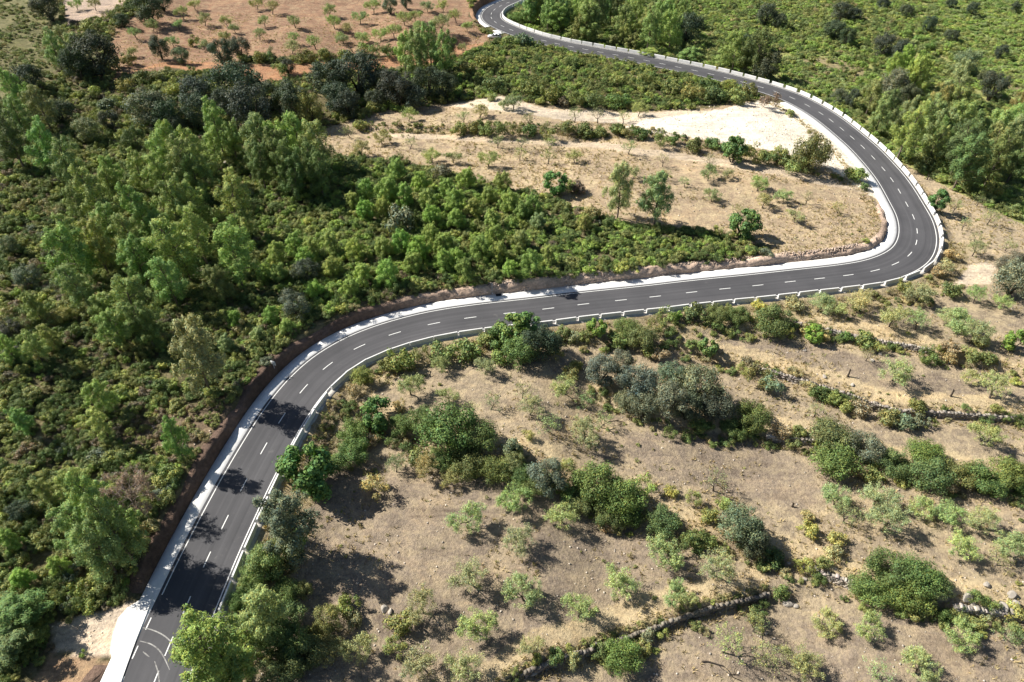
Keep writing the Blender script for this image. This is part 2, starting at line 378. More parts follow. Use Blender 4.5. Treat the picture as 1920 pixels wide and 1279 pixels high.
paint(P_HILL, (0.25, 0.31, 0.11), 0.15); paint(P_MEADOW, (0.135, 0.135, 0.065), 0.2)
paint(P_RED, (0.265, 0.165, 0.112), 0.35); paint(P_PALE, (0.42, 0.33, 0.27), 0.2); paint(P_RTRACK, (0.36, 0.195, 0.115), 0.2)
paint(P_MID, (0.36, 0.28, 0.195), 0.8); paint(P_PALEBAND, (0.58, 0.50, 0.40), 0.25); paint(P_PATH, (0.50, 0.41, 0.31), 0.3); paint(P_GRAV, (0.76, 0.69, 0.58), 0.08)
paint(P_LOW, (0.30, 0.245, 0.178), 0.55)
for p in P_BARE: paint(p, (0.255, 0.207, 0.160), 0.35)
paint(P_OUT, (0.40, 0.325, 0.23), 0.5); paint(P_TRK, (0.58, 0.49, 0.38), 0.1)
for p in P_CLEAR: paint(p, (0.23, 0.20, 0.11), 0.3)
paint(P_DRYL, (0.165, 0.125, 0.085), 0.2); paint(P_TRACKBL, (0.60, 0.50, 0.39), 0.05); paint(P_DIRTBL, (0.38, 0.255, 0.16), 0.2)
for k in 'ABCDE':
    lx, ly = terr_line[k]; e_ = Y - np.interp(X, lx, ly) + 1.2 * vnoise(X, Y, 5, 77); m_ = (e_ > 0) & (e_ < 3.4) & (X > lx[0]) & (X < lx[-1]) & (dist > 7) & ~left
    col[m_] = (0.42, 0.335, 0.215); grs[m_] = 0.9
vg = (~left) & (dist < 9) & (Y < 110); col[vg] = (0.30, 0.25, 0.16); grs[vg] = 0.7
nx, ny = len(AX), len(AY)
idx = np.arange(n_pts).reshape(ny, nx)
quads = np.c_[idx[:-1, :-1].ravel(), idx[:-1, 1:].ravel(), idx[1:, 1:].ravel(), idx[1:, :-1].ravel()]
me = mesh_np('ground', np.c_[X, Y, ZT], quads, M_SOIL, smooth_shade=True)
for nm, dat in (('Col', col), ('Grass', np.repeat(grs[:, None], 3, 1))):
    a = me.attributes.new(nm, 'FLOAT_COLOR', 'POINT'); c4 = np.ones((n_pts, 4), np.float32); c4[:, :3] = dat
    a.data.foreach_set('color', c4.ravel())
link('ground', me, kind='structure')

# ------------------------------------------------------------------ road, markings, gutter, footing
def strip(name, s0, s1, offs, zs, mat, parent=None, kind=None, step=1.0, noise_amp=0.0, uv=False, cols=None):
    n_ = max(2, int((s1 - s0) / step) + 1); S = np.linspace(s0, s1, n_); V = []
    for k, (o_, z_) in enumerate(zip(offs, zs)):
        x, y, _ = rpt(S, o_); V.append(np.c_[x, y, np.zeros(n_) + z_])
    m_ = len(offs); V = np.concatenate(V); ii = np.arange(n_ - 1); Q = []; cc = []
    for k in range(m_ - 1):
        Q.append(np.c_[k * n_ + ii, (k + 1) * n_ + ii, (k + 1) * n_ + ii + 1, k * n_ + ii + 1])
        if uv: cc.append(np.c_[np.full(n_ - 1, (offs[k] + offs[k + 1]) / 20 + 0.5), S[:-1] / 50, np.zeros(n_ - 1)])
    Q = np.concatenate(Q)[:, ::-1]
    if offs[0] < offs[-1]: Q = Q[:, ::-1]
    return link(name, mesh_np(name, V, Q, mat, np.concatenate(cc) if uv else None), parent, kind)
ROAD = strip('road', 0.7, S_END - 0.7, list(np.linspace(-3.8, 3.6, 31)), [0.0] * 31, M_ASPH, None, 'structure', uv=True)
strip('edge_line', 0.7, S_END - 0.7, [-3.36, -3.24], [0.004, 0.004], M_PAINT, ROAD)
s_ent = s_at(355, 1122)
strip('edge_line', s_ent, S_END - 0.7, [3.14, 3.26], [0.004, 0.004], M_PAINT, ROAD)
s_ = s_ent - 2.6
while s_ > 2.5:
    strip('edge_dash', max(0, s_ - 1.3), s_, [3.14, 3.26], [0.004, 0.004], M_PAINT, ROAD, step=0.5); s_ -= 3.0
sd_ = [s_at(*p) for p in DASH]
s_ = sd_[0] - 11
pts_d = [sd_[0] - 10.4, sd_[0] - 5.2] + sd_
while pts_d[-1] < S_END - 4: pts_d.append(pts_d[-1] + 5.0)
for s_ in [q for q in pts_d if 2 < q < S_END - 2]: strip('centre_dash', s_ - 1.0, s_ + 1.0, [-0.06, 0.06], [0.004, 0.004], M_PAINT, ROAD, step=0.5)
# pale tyre arcs where vehicles turn in from the dirt track
for arc in ([(262,1176),(283,1180),(302,1188),(316,1198),(330,1215)], [(262,1202),(283,1207),(298,1218),(308,1233),(318,1256)], [(290,1240),(297,1262),(299,1285)], [(268,1222),(280,1232)]):
    A = np.array(arc, float); ax_, ay_ = unproj(A[:, 0], A[:, 1]); t = np.linspace(0, len(arc) - 1, 24)
    ax2 = np.interp(t, range(len(arc)), ax_); ay2 = np.interp(t, range(len(arc)), ay_); k5 = np.ones(5) / 5
    ax2 = np.convolve(np.pad(ax2, 2, 'reflect', reflect_type='odd'), k5, 'valid'); ay2 = np.convolve(np.pad(ay2, 2, 'reflect', reflect_type='odd'), k5, 'valid')
    dx, dy = np.gradient(ax2), np.gradient(ay2); l_ = np.hypot(dx, dy); wd = 0.065 * np.sin(np.linspace(0.5, 2.7, 24))
    V = np.r_[np.c_[ax2 - dy / l_ * wd, ay2 + dx / l_ * wd, np.full(24, 0.005)], np.c_[ax2 + dy / l_ * wd, ay2 - dx / l_ * wd, np.full(24, 0.005)]]
    ii = np.arange(23); link('tyre_mark', mesh_np('tyre_mark', V, np.c_[ii, ii + 24, ii + 25, ii + 1], M_DUST), ROAD)
GUT = strip('gutter', 0.7, s_at(1492, 186), [3.58, 3.62, 4.5, 5.3, 5.32], [-0.05, 0.006, -0.03, 0.10, -0.1], M_CONC, None, 'structure')
strip('gutter', s_at(962, 58), s_at(948, 52), [3.58, 3.62, 4.5, 5.3, 5.32], [-0.05, 0.006, -0.03, 0.10, -0.1], M_CONC, None, 'structure')
strip('gutter', s_at(935, 46), S_END - 0.7, [3.58, 3.62, 4.5, 5.3, 5.32], [-0.05, 0.006, -0.03, 0.10, -0.1], M_CONC, None, 'structure')
strip('barrier_footing', 0.7, S_END - 0.7, [-4.75, -4.6, -3.84, -3.80], [-0.35, 0.05, 0.05, -0.05], M_FOOT, None, 'structure')
# concrete apron of the dirt track
ap = np.array([(270,1121),(286,1124),(276,1150),(256,1200),(238,1250),(224,1290),(206,1290),(212,1240),(207,1222),(211,1195),(222,1160),(240,1140)], float)
ax_, ay_ = unproj(ap[:, 0], ap[:, 1])
bm_v = [(float(a), float(b), 0.115) for a, b in zip(ax_, ay_)] + [(float(a), float(b), -0.15) for a, b in zip(ax_, ay_)]
me = bpy.data.meshes.new('concrete_apron'); na = len(ap)
me.from_pydata(bm_v, [], [list(range(na))[::-1]] + [[i, (i + 1) % na, (i + 1) % na + na, i + na] for i in range(na)]); me.materials.append(M_CONC); me.update()
link('concrete_apron', me, kind='structure')

# earth banks cut by the road
def bank(s0, s1, seed, red=False):
    S = np.arange(s0, s1, 0.35); h = np.interp(S, HBs, HBv) * (1 + 0.55 * fbm(S, S * 0, 7.0, seed, 3))
    h = h * smooth((S - s0) / 2.5 + 0.05) * smooth((s1 - S) / 2.5 + 0.05)
    t = np.linspace(0, 1, 9); rows = []
    for k in t:
        off = 5.34 + 0.62 * k + 0.35 * k ** 3 + 0.55 * fbm(S, np.full_like(S, k * 2.2), 1.6, seed + 3, 4) * (0.15 + k * (1.1 - k) * 3)
        x, y, _ = rpt(S, np.maximum(off, 5.335)); rows.append(np.c_[x, y, np.where(k == 0, -0.05, h * (1 - (1 - k) ** 1.5) + 0.03)])
    x, y, _ = rpt(S, 7.6 + 0 * S); zt = hz(x, y) - 0.12; rows.append(np.c_[x, y, zt])
    m_ = len(rows); n_ = len(S); V = np.concatenate(rows); ii = np.arange(n_ - 1)
    Q = np.concatenate([np.c_[k * n_ + ii, k * n_ + ii + 1, (k + 1) * n_ + ii + 1, (k + 1) * n_ + ii] for k in range(m_ - 1)])
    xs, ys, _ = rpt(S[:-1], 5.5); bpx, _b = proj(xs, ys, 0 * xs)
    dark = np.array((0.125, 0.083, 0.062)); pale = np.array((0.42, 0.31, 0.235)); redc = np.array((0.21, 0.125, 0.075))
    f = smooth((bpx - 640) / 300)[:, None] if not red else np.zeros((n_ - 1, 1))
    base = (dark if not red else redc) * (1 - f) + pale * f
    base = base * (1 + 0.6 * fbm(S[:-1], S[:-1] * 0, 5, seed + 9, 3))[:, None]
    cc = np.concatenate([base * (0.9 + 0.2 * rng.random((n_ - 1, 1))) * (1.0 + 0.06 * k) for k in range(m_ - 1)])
    link('earth_bank', mesh_np('earth_bank', V, Q, M_BANK, cc), kind='structure')
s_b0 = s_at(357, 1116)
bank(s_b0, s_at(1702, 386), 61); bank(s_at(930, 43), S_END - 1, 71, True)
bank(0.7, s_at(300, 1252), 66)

# ------------------------------------------------------------------ labels
ONES = ['', 'first', 'second', 'third', 'fourth', 'fifth', 'sixth', 'seventh', 'eighth', 'ninth', 'tenth', 'eleventh', 'twelfth', 'thirteenth', 'fourteenth', 'fifteenth', 'sixteenth', 'seventeenth', 'eighteenth', 'nineteenth']
TENS = ['', '', 'twent', 'thirt', 'fort', 'fift', 'sixt', 'sevent', 'eight', 'ninet']
def ordinal(n_):
    if n_ < 20: return ONES[n_]
    a, b = divmod(n_, 10)
    return TENS[a] + 'ieth' if b == 0 else TENS[a] + 'y-' + ONES[b]
ZONES = [('on the red soil field at the top', P_RED), ('on the dry field inside the hairpin', P_MID), ('on the bare field outside the hairpin', P_OUT),
         ('in the belt under the red field', [(150,95),(860,100),(860,200),(640,250),(150,260)]),
         ('in the scrub between field and upper road', [(640,60),(1500,60),(1500,215),(640,215)]),
         ('on the slope beyond the upper road', [(940,-90),(2300,-90),(2300,420),(1700,330),(1480,170),(1100,90)]),
         ('on the terraces right of the straight', [(1230,560),(2300,530),(2300,790),(1230,790)]),
         ('on the verge behind the bend barrier', [(560,600),(1230,560),(1230,720),(640,740),(560,800)]),
         ('on the terrace inside the near bend', [(560,700),(1300,700),(1300,860),(560,860)]),
         ('along the hedges at the right edge', [(1230,790),(2300,790),(2300,950),(1230,950)]),
         ('on the lowest terraces at bottom right', [(1230,950),(2400,950),(2400,1500),(1230,1500)]),
         ('on the lower orchard terrace', [(660,860),(1230,860),(1230,1500),(660,1500)]),
         ('beside the near road barrier', [(330,760),(660,760),(660,1500),(300,1500)]),
         ('at the bottom left by the track', [(-300,1040),(330,1040),(330,1500),(-300,1500)]),
         ('on the slope above the near road', [(-300,690),(560,690),(430,1040),(-300,1040)]),
         ('in the thicket above the middle road', [(480,300),(1100,300),(1500,520),(1000,560),(480,640)]),
         ('in the grove left of the bend', [(140,200),(620,200),(620,690),(140,690)]),
         ('at the left edge of the picture', [(-400,-100),(140,-100),(140,700),(-400,700)])]
REG = []                                                        # (object, kind phrase, px, py)
def register(o, phrase, px, py): REG.append((o, phrase, px, py))
def finish_labels():
    groups = {}
    for o, ph, px, py in REG:
        z = next((n_ for n_, p in ZONES if bool(in_poly(np.array([px]), np.array([py]), p)[0])), 'near the upper edge of the picture')
        groups.setdefault((ph, z), []).append((px, py, o))
    for (ph, z), L in groups.items():
        L.sort(key=lambda q: (q[0], q[1]))
        for i, (_, _, o) in enumerate(L):
            o['label'] = f'{ph} {z}' if len(L) == 1 else (f'{ph}, {ordinal(i + 1)} from left {z}' if i < len(L) - 1 else f'{ph}, rightmost {z}')
            if len(L) > 1: o['group'] = f'{ph} {z}'

# ------------------------------------------------------------------ barrier blocks
def block_mesh():
    L, W, H = 3.3, 0.36, 0.82; mb = MB()
    prof_ = [(-W / 2, 0), (W / 2, 0), (W / 2 - 0.05, H - 0.05), (W / 2 - 0.09, H), (-W / 2 + 0.09, H), (-W / 2 + 0.05, H - 0.05)]
    V = [(x, y, z) for x in (-L / 2, L / 2) for y, z in prof_]; n_ = len(prof_)
    me = bpy.data.meshes.new('barrier_block')
    me.from_pydata(V, [], [list(range(n_))[::-1], [i + n_ for i in range(n_)]] + [[i, (i + 1) % n_, (i + 1) % n_ + n_, i + n_] for i in range(n_)][::1])
    me.materials.append(M_BLOCK); me.update(); return me
BM = block_mesh()
s_b, s_gap0, s_gap1 = s_at(344, 1150) + 0.0, s_at(583, 712), s_at(566, 730)
stretches = [('along the near road', s_b, s_at(567, 729)), ('round the first bend', s_at(578, 716), s_at(900, 593)), ('along the middle straight', s_at(900, 593), s_at(1625, 511)),
             ('round the hairpin', s_at(1625, 511), s_at(1690, 365)), ('above the gravel field', s_at(1690, 365), s_at(1500, 190)), ('along the upper road', s_at(1500, 190), s_at(985, 66)), ('round the far top bend', s_at(985, 66), S_END - 3)]
lastend = 0
for nm, a, b in stretches:
    P_ = 3.82; n_ = max(1, int((b - max(a, lastend)) / P_)); s0 = max(a, lastend); P_ = (b - s0) / n_ if abs((b - s0) / n_ - 3.82) < 0.6 else P_
    for i in range(n_):
        s_ = s0 + (i + 0.5) * P_; x, y, ang = rpt(s_, -4.08 + random.uniform(-.02, .02))
        o = link('barrier_block', BM, None, None, f'white concrete barrier block {nm}, {ordinal(i + 1)} from its near end', 'barrier', 'concrete barrier blocks along the road')
        o.location = (float(x), float(y), 0.046); o.rotation_euler = (0, 0, float(ang) + random.uniform(-.012, .012)); o.scale = ((P_ - 0.5) / 3.3, 1, random.uniform(.97, 1.03))
    lastend = s0 + n_ * P_

# ------------------------------------------------------------------ plants: shapes of unit crown width
def rand_dirs(g, n, up=0.0):
    d = g.normal(size=(n, 3)); d[:, 2] += up; return d / np.linalg.norm(d, axis=1)[:, None]
def leaves(g, Cc, Rr, n, ln, wd, shell=0.55, up=0.25, along=0.0, squash=1.0, hue=0.18, rough=0.5, tup=0.3):
    """n rhombic leaf sprays spread over and through the lobes"""
    wgt = Rr ** 2; k = g.choice(len(Rr), n, p=wgt / wgt.sum())
    d = rand_dirs(g, n, up); r = Rr[k] * (shell + (1 - shell) * g.random(n) ** 0.6) * (1 + 0.18 * g.normal(size=n))
    p = Cc[k] + d * r[:, None] * np.array([1, 1, squash])
    nrm = d + rough * rand_dirs(g, n, 0.3); nrm /= np.linalg.norm(nrm, axis=1)[:, None]
    t = rand_dirs(g, n, tup) + along * d; t -= nrm * (t * nrm).sum(1)[:, None]; t /= np.linalg.norm(t, axis=1)[:, None] + 1e-6
    b = np.cross(nrm, t); s = 0.6 + 0.8 * g.random(n)
    a_, b_ = t * (ln * s)[:, None] / 2, b * (wd * s)[:, None] / 2
    V = np.stack([p - a_, p + b_, p + a_, p - b_], 1).reshape(-1, 3); Fq = np.arange(4 * n).reshape(n, 4)
    lob = 1 + hue * g.normal(size=len(Rr))
    v = lob[k] * (1 + 0.22 * g.normal(size=n)); v = np.clip(v, 0.45, 1.7)
    yel = np.clip(1 + 0.12 * g.normal(size=n), .7, 1.35)
    return V, Fq, np.c_[v * yel, v, v * 0.9 / yel]
def grow(g, mb, p, d, L, r, lev, tips, spread=0.75, kids=3, up=0.15, segs=3, minr=0.006):
    P = [p]; rad = [r]
    for i in range(segs):
        d = (d + Vector(g.normal(size=3)) * 0.22 + Vector((0, 0, up))).normalized(); p = p + d * (L / segs); P.append(p); rad.append(max(r * (1 - 0.4 * (i + 1) / segs), minr))
    mb.tube(P, rad, 5 if lev > 1 else 4)
    if lev == 0: tips += P[1:]; return
    if lev == 1: tips.append(p)
    for j in range(kids):
        q = (d + Vector(g.normal(size=3)) * spread); q.z = max(q.z, -0.1); grow(g, mb, p if j else P[-2], q.normalized(), L * g.uniform(.62, .85), rad[-1] * 0.72, lev - 1, tips, spread, kids, up, segs, minr)
def pine(seed, ratio):
    g = np.random.default_rng(seed); H = ratio; Cc = []; Rr = []; mb = MB(); lean = g.normal(size=2) * 0.06
    mb.tube([(0, 0, -0.06)] + [(lean[0] * t * t * H, lean[1] * t * t * H, t * H) for t in (0.25, 0.5, 0.75, 0.93)], [0.032, 0.028, 0.022, 0.014, 0.006], 6)
    nb = 20; bias = g.uniform(0, 6.28)
    for i in range(nb):
        t = 0.22 + 0.73 * (i / (nb - 1)); a = i * 2.4 + g.uniform(-.5, .5); z = t * H
        rad = (0.40 * (1 - ((t - 0.42) / 0.64) ** 2 if t > 0.42 else 0.75 + 0.6 * t) + 0.03) * g.uniform(.62, 1.1) * (1 + 0.2 * math.cos(a - bias))
        c0 = np.array([lean[0] * t * t * H, lean[1] * t * t * H, z]); e = c0 + np.array([math.cos(a) * rad, math.sin(a) * rad, g.uniform(.03, .14)])
        mb.tube([c0 - (0, 0, .08), (c0 + e) / 2 + (0, 0, -0.01), e], [0.014, 0.010, 0.004], 4)
        Cc.append(e); Rr.append(g.uniform(.10, .15) * (1.12 - .3 * t))
        if rad > .22: Cc.append((c0 * .5 + e * .5) + np.array([0, 0, .04])); Rr.append(g.uniform(.11, .15))
        for _ in range(2):
            Cc.append(e + g.normal(size=3) * 0.075); Rr.append(g.uniform(.05, .09))
    Cc.append(np.array([lean[0] * H, lean[1] * H, H * .97])); Rr.append(.08)
    V, Fq, cc = leaves(g, np.array(Cc), np.array(Rr), 14000, 0.044, 0.016, 0.45, 0.55, 0.5, 1.45, 0.10, 0.42, 0.9)
    return mesh_np('pine_crown', V, Fq, M_LEAF, cc), mb.mesh('pine_trunk', M_BARK_PINE, True), 0.6 * H
def oak(seed, hgt=0.85, nl=42, nlv=9000, sz=0.030):
    g = np.random.default_rng(seed); Cc = []; Rr = []; mb = MB()
    for i in range(nl):
        d = rand_dirs(g, 1, 0.35)[0]; q = g.uniform(.62, 1.0); r = g.uniform(.085, .16)
        c = np.array([d[0] * (.5 - r * .8) * q, d[1] * (.5 - r * .8) * q, hgt * .5 + d[2] * (hgt * .5 - r * .6) * q]); c[2] = max(c[2], .10); Cc.append(c); Rr.append(r)
    for a in range(4):
        e = Cc[a * 3] * 0.8
        mb.tube([(0, 0, -.06), (e[0] * .3, e[1] * .3, hgt * .2), tuple(e)], [.035, .025, .008], 5)
    V, Fq, cc = leaves(g, np.array(Cc), np.array(Rr), nlv, sz, sz * 0.62, 0.6, 0.3, 0.2, 0.95, 0.16)
    return mesh_np('oak_crown', V, Fq, M_LEAF, cc), mb.mesh('oak_trunk', M_BARK_DARK, True), 0.5 * hgt
def fig(seed):
    g = np.random.default_rng(seed); Cc = []; Rr = []; mb = MB(); hgt = .95
    for i in range(22):
        d = rand_dirs(g, 1, 0.4)[0]; r = g.uniform(.10, .17); Cc.append(np.array([d[0] * .36, d[1] * .36, .5 + d[2] * .34])); Rr.append(r)
    for a in range(5):
        e = Cc[a * 3]; mb.tube([(0, 0, -.06), (e[0] * .4, e[1] * .4, .22), tuple(e)], [.03, .022, .008], 5)
    V, Fq, cc = leaves(g, np.array(Cc), np.array(Rr), 4200, 0.058, 0.046, 0.5, 0.4, 0.3, 1.0, 0.12)
    return mesh_np('fig_crown', V, Fq, M_LEAF, cc), mb.mesh('fig_trunk', M_BARK_DARK, True), 0.5
def almond(seed, nlv):
    g = np.random.default_rng(seed); mb = MB(); tips = []
    l = Vector((g.normal() * .06, g.normal() * .06, .24)); mb.tube([(0, 0, -.06), tuple(l * .5), tuple(l)], [.034, .027, .024], 6)
    for j in range(4):
        a = j * 1.57 + g.uniform(-.4, .4)
        grow(g, mb, l, Vector((math.cos(a) * .85, math.sin(a) * .85, .62)).normalized(), g.uniform(.22, .29), .015, 3, tips, .62, 3, .10, 3, 0.0022)
    T = np.array([tuple(t) for t in tips]); s = 0.5 / np.percentile(np.hypot(T[:, 0], T[:, 1]), 93); T2 = T * s
    mb.v = [(a * s, b * s, c * s) for a, b, c in mb.v]
    V, Fq, cc = leaves(g, T2, np.full(len(T2), .075), nlv, 0.030, 0.015, 0.1, 0.1, 0.5, 1.0, 0.12)
    H = T2[:, 2].max()
    q = rand_dirs(g, 60, .15) * (g.random((60, 1)) ** .4) * (.46, .46, .36 * H) + (0, 0, .64 * H)       # fine outer twigs fill the crown
    V2, F2, c2 = leaves(g, q, np.full(60, .10), int(nlv * .6), 0.028, 0.014, 0.1, 0.1, 0.5, 1.0, 0.10)
    V = np.r_[V, V2]; Fq = np.r_[Fq, F2 + len(F2) * 0 + len(V) - len(V2)]; cc = np.r_[cc, c2]
    return mesh_np('orchard_crown', V, Fq, M_LEAF, cc), mb.mesh('orchard_branches', M_BARK_ORCH, True), 0.66 * H
def shrub(seed, hgt, nl, nlv, sz, wr=0.62, up=0.35):
    g = np.random.default_rng(seed); Cc = []; Rr = []
    for i in range(nl):
        d = rand_dirs(g, 1, 0.25)[0]; r = g.uniform(.11, .2); q = g.uniform(.5, 1)
        Cc.append(np.array([d[0] * .37 * q, d[1] * .37 * q, max(hgt * .45 + d[2] * hgt * .4 * q, .06)])); Rr.append(r)
    V, Fq, cc = leaves(g, np.array(Cc), np.array(Rr), nlv, sz, sz * wr, 0.45, up, 0.6, 0.85, 0.22)
    return mesh_np('shrub_foliage', V, Fq, M_LEAF, cc), None, 0.42 * hgt
PROTO = {'P': [pine(100 + i, r_) for i, r_ in enumerate((1.6, 1.75, 1.9, 1.7, 2.05, 1.55))],
         'O': [oak(200 + i, h_) for i, h_ in enumerate((.85, .95, .78, .9, .82))],
         'H': [oak(250 + i, h_, 46, 9500, .027) for i, h_ in enumerate((.55, .62, .5))],
         'F': [fig(300 + i) for i in range(3)],
         'A': [almond(400 + i, n_) for i, n_ in enumerate((4600, 5200, 3800, 5600, 4800, 3600))],
         'B': [almond(450 + i, n_) for i, n_ in enumerate((900, 1300, 600))],
         'Y': [pine(150 + i, r_) for i, r_ in enumerate((1.05, 1.3, 1.15, .95))],
         'S': [shrub(500, .62, 16, 1500, .065), shrub(501, .75, 14, 1400, .068), shrub(502, .55, 18, 1600, .062), shrub(503, .85, 14, 1500, .06, .4), shrub(504, .5, 20, 1500, .065), shrub(505, .7, 12, 1200, .075, .35, .6)]}
TINT = {'pine': (.275, .375, .135), 'pale': (.320, .385, .180), 'deep': (.150, .215, .085), 'oak': (.082, .106, .078), 'grey': (.180, .212, .158), 'olive': (.250, .275, .112),
        'green': (.150, .205, .078), 'bright': (.205, .315, .095), 'fig': (.125, .225, .082), 'almond': (.380, .440, .225), 'dry': (.39, .345, .205), 'yellow': (.345, .390, .135), 'young': (.285, .400, .115), 'brown': (.225, .185, .145)}
NAMES = {'P': ('pine_tree', 'tree'), 'Y': ('young_pine', 'tree'), 'O': ('broadleaf_tree', 'tree'), 'H': ('dense_bush', 'bush'), 'F': ('leafy_tree', 'tree'), 'A': ('orchard_tree', 'tree'), 'B': ('bare_orchard_tree', 'tree'), 'S': ('shrub', 'shrub')}
COLW = {'pine': 'green', 'pale': 'pale green', 'deep': 'deep green', 'oak': 'dark', 'grey': 'grey-green', 'olive': 'olive', 'green': 'green', 'bright': 'bright green', 'fig': 'lush green', 'almond': 'sparse', 'dry': 'straw-coloured', 'yellow': 'yellowish', 'young': 'fresh green', 'brown': 'brown'}
KINDW = {'P': 'pine tree', 'Y': 'young pine', 'O': 'round broadleaf tree', 'H': 'dense bush', 'F': 'leafy tree', 'A': 'small orchard tree', 'B': 'nearly bare orchard tree', 'S': 'shrub'}
cnt = [0]; SHRUB_PROTO = []
def plant(kind, px, py, wpx, tint=None, hmul=1.0, wm=None):
    """crown centre at a photo pixel, crown wpx photo pixels wide; stands on the ground below it"""
    cnt[0] += 1; i = cnt[0]; crown, trunk, ch = PROTO[kind][(i * 7 + int(px)) % len(PROTO[kind])]
    Wm = 4.0
    for _ in range(4):
        x, y, z = hit(px, py, ch * Wm * hmul); Wm = wpx / scale_at(x, y, z + ch * Wm * hmul)
    if kind == 'P' and Wm > 8.2 and py < 330:                       # a clump seen as one crown: three trees
        for a_, b_ in ((-.27, .06), (.05, -.12), (.30, .08)): plant(kind, px + a_ * wpx, py + b_ * wpx, wpx * .60, tint, hmul)
        return
    if kind == 'P': hmul *= min(1.0, 12.5 / (ch / .6 * Wm * hmul))
    x, y, z = hit(px, py, ch * Wm * hmul)
    if kind in 'PO' and 950 < px < 1560 and py < np.interp(px, [950, 1010, 1144, 1330, 1440, 1560], [45, 70, 97, 133, 160, 215]):
        for _ in range(12):
            d, lf = road_dist(x, y)
            if not lf and d > 6.5: break
            hmul *= .85; x, y, z = hit(px, py, ch * Wm * hmul)
    d, lf = road_dist(x, y); lim = (6.6 if lf else 5.0) + (0.30 * Wm if kind in 'SH' else 0.15)
    if d < lim:                                                    # never on the carriageway
        k = np.argmin((rx - x) ** 2 + (ry - y) ** 2); sgn = 1 if lf else -1
        x, y = rx[k] - ty[k] * sgn * lim, ry[k] + tx[k] * sgn * lim; x, y = float(x), float(y); z = float(hz(x, y))
    if tint is None: tint = {'P': 'pine', 'Y': 'young', 'O': 'oak', 'H': 'green', 'F': 'fig', 'A': 'almond', 'B': 'almond', 'S': 'olive'}[kind]
    if kind == 'P' and tint == 'pine' and px > 1400 and py < 340: tint = random.choice(['pine', 'pale', 'olive', 'deep'])
    jit = [random.uniform(.88, 1.12) for _ in range(3)]; c = (*[t * j for t, j in zip(TINT[tint], jit)], 1)
    nm, cat = NAMES[kind]; phrase = f'{COLW[tint]} {KINDW[kind]}' if kind != 'B' else KINDW[kind]
    if trunk is None:
        o = link(nm, crown, cat=cat); o.color = c
    else:
        o = link(nm, None, cat=cat); o.empty_display_size = 0.3
        t = link('trunk' if kind not in 'AB' else 'branches', trunk, o); k = link('crown', crown, o); k.color = c
    o.location = (x, y, z - 0.02); o.rotation_euler = (0, 0, random.uniform(0, 6.28)); o.scale = (Wm * random.uniform(.94, 1.06), Wm, Wm * hmul)
    register(o, phrase, px, py); return o

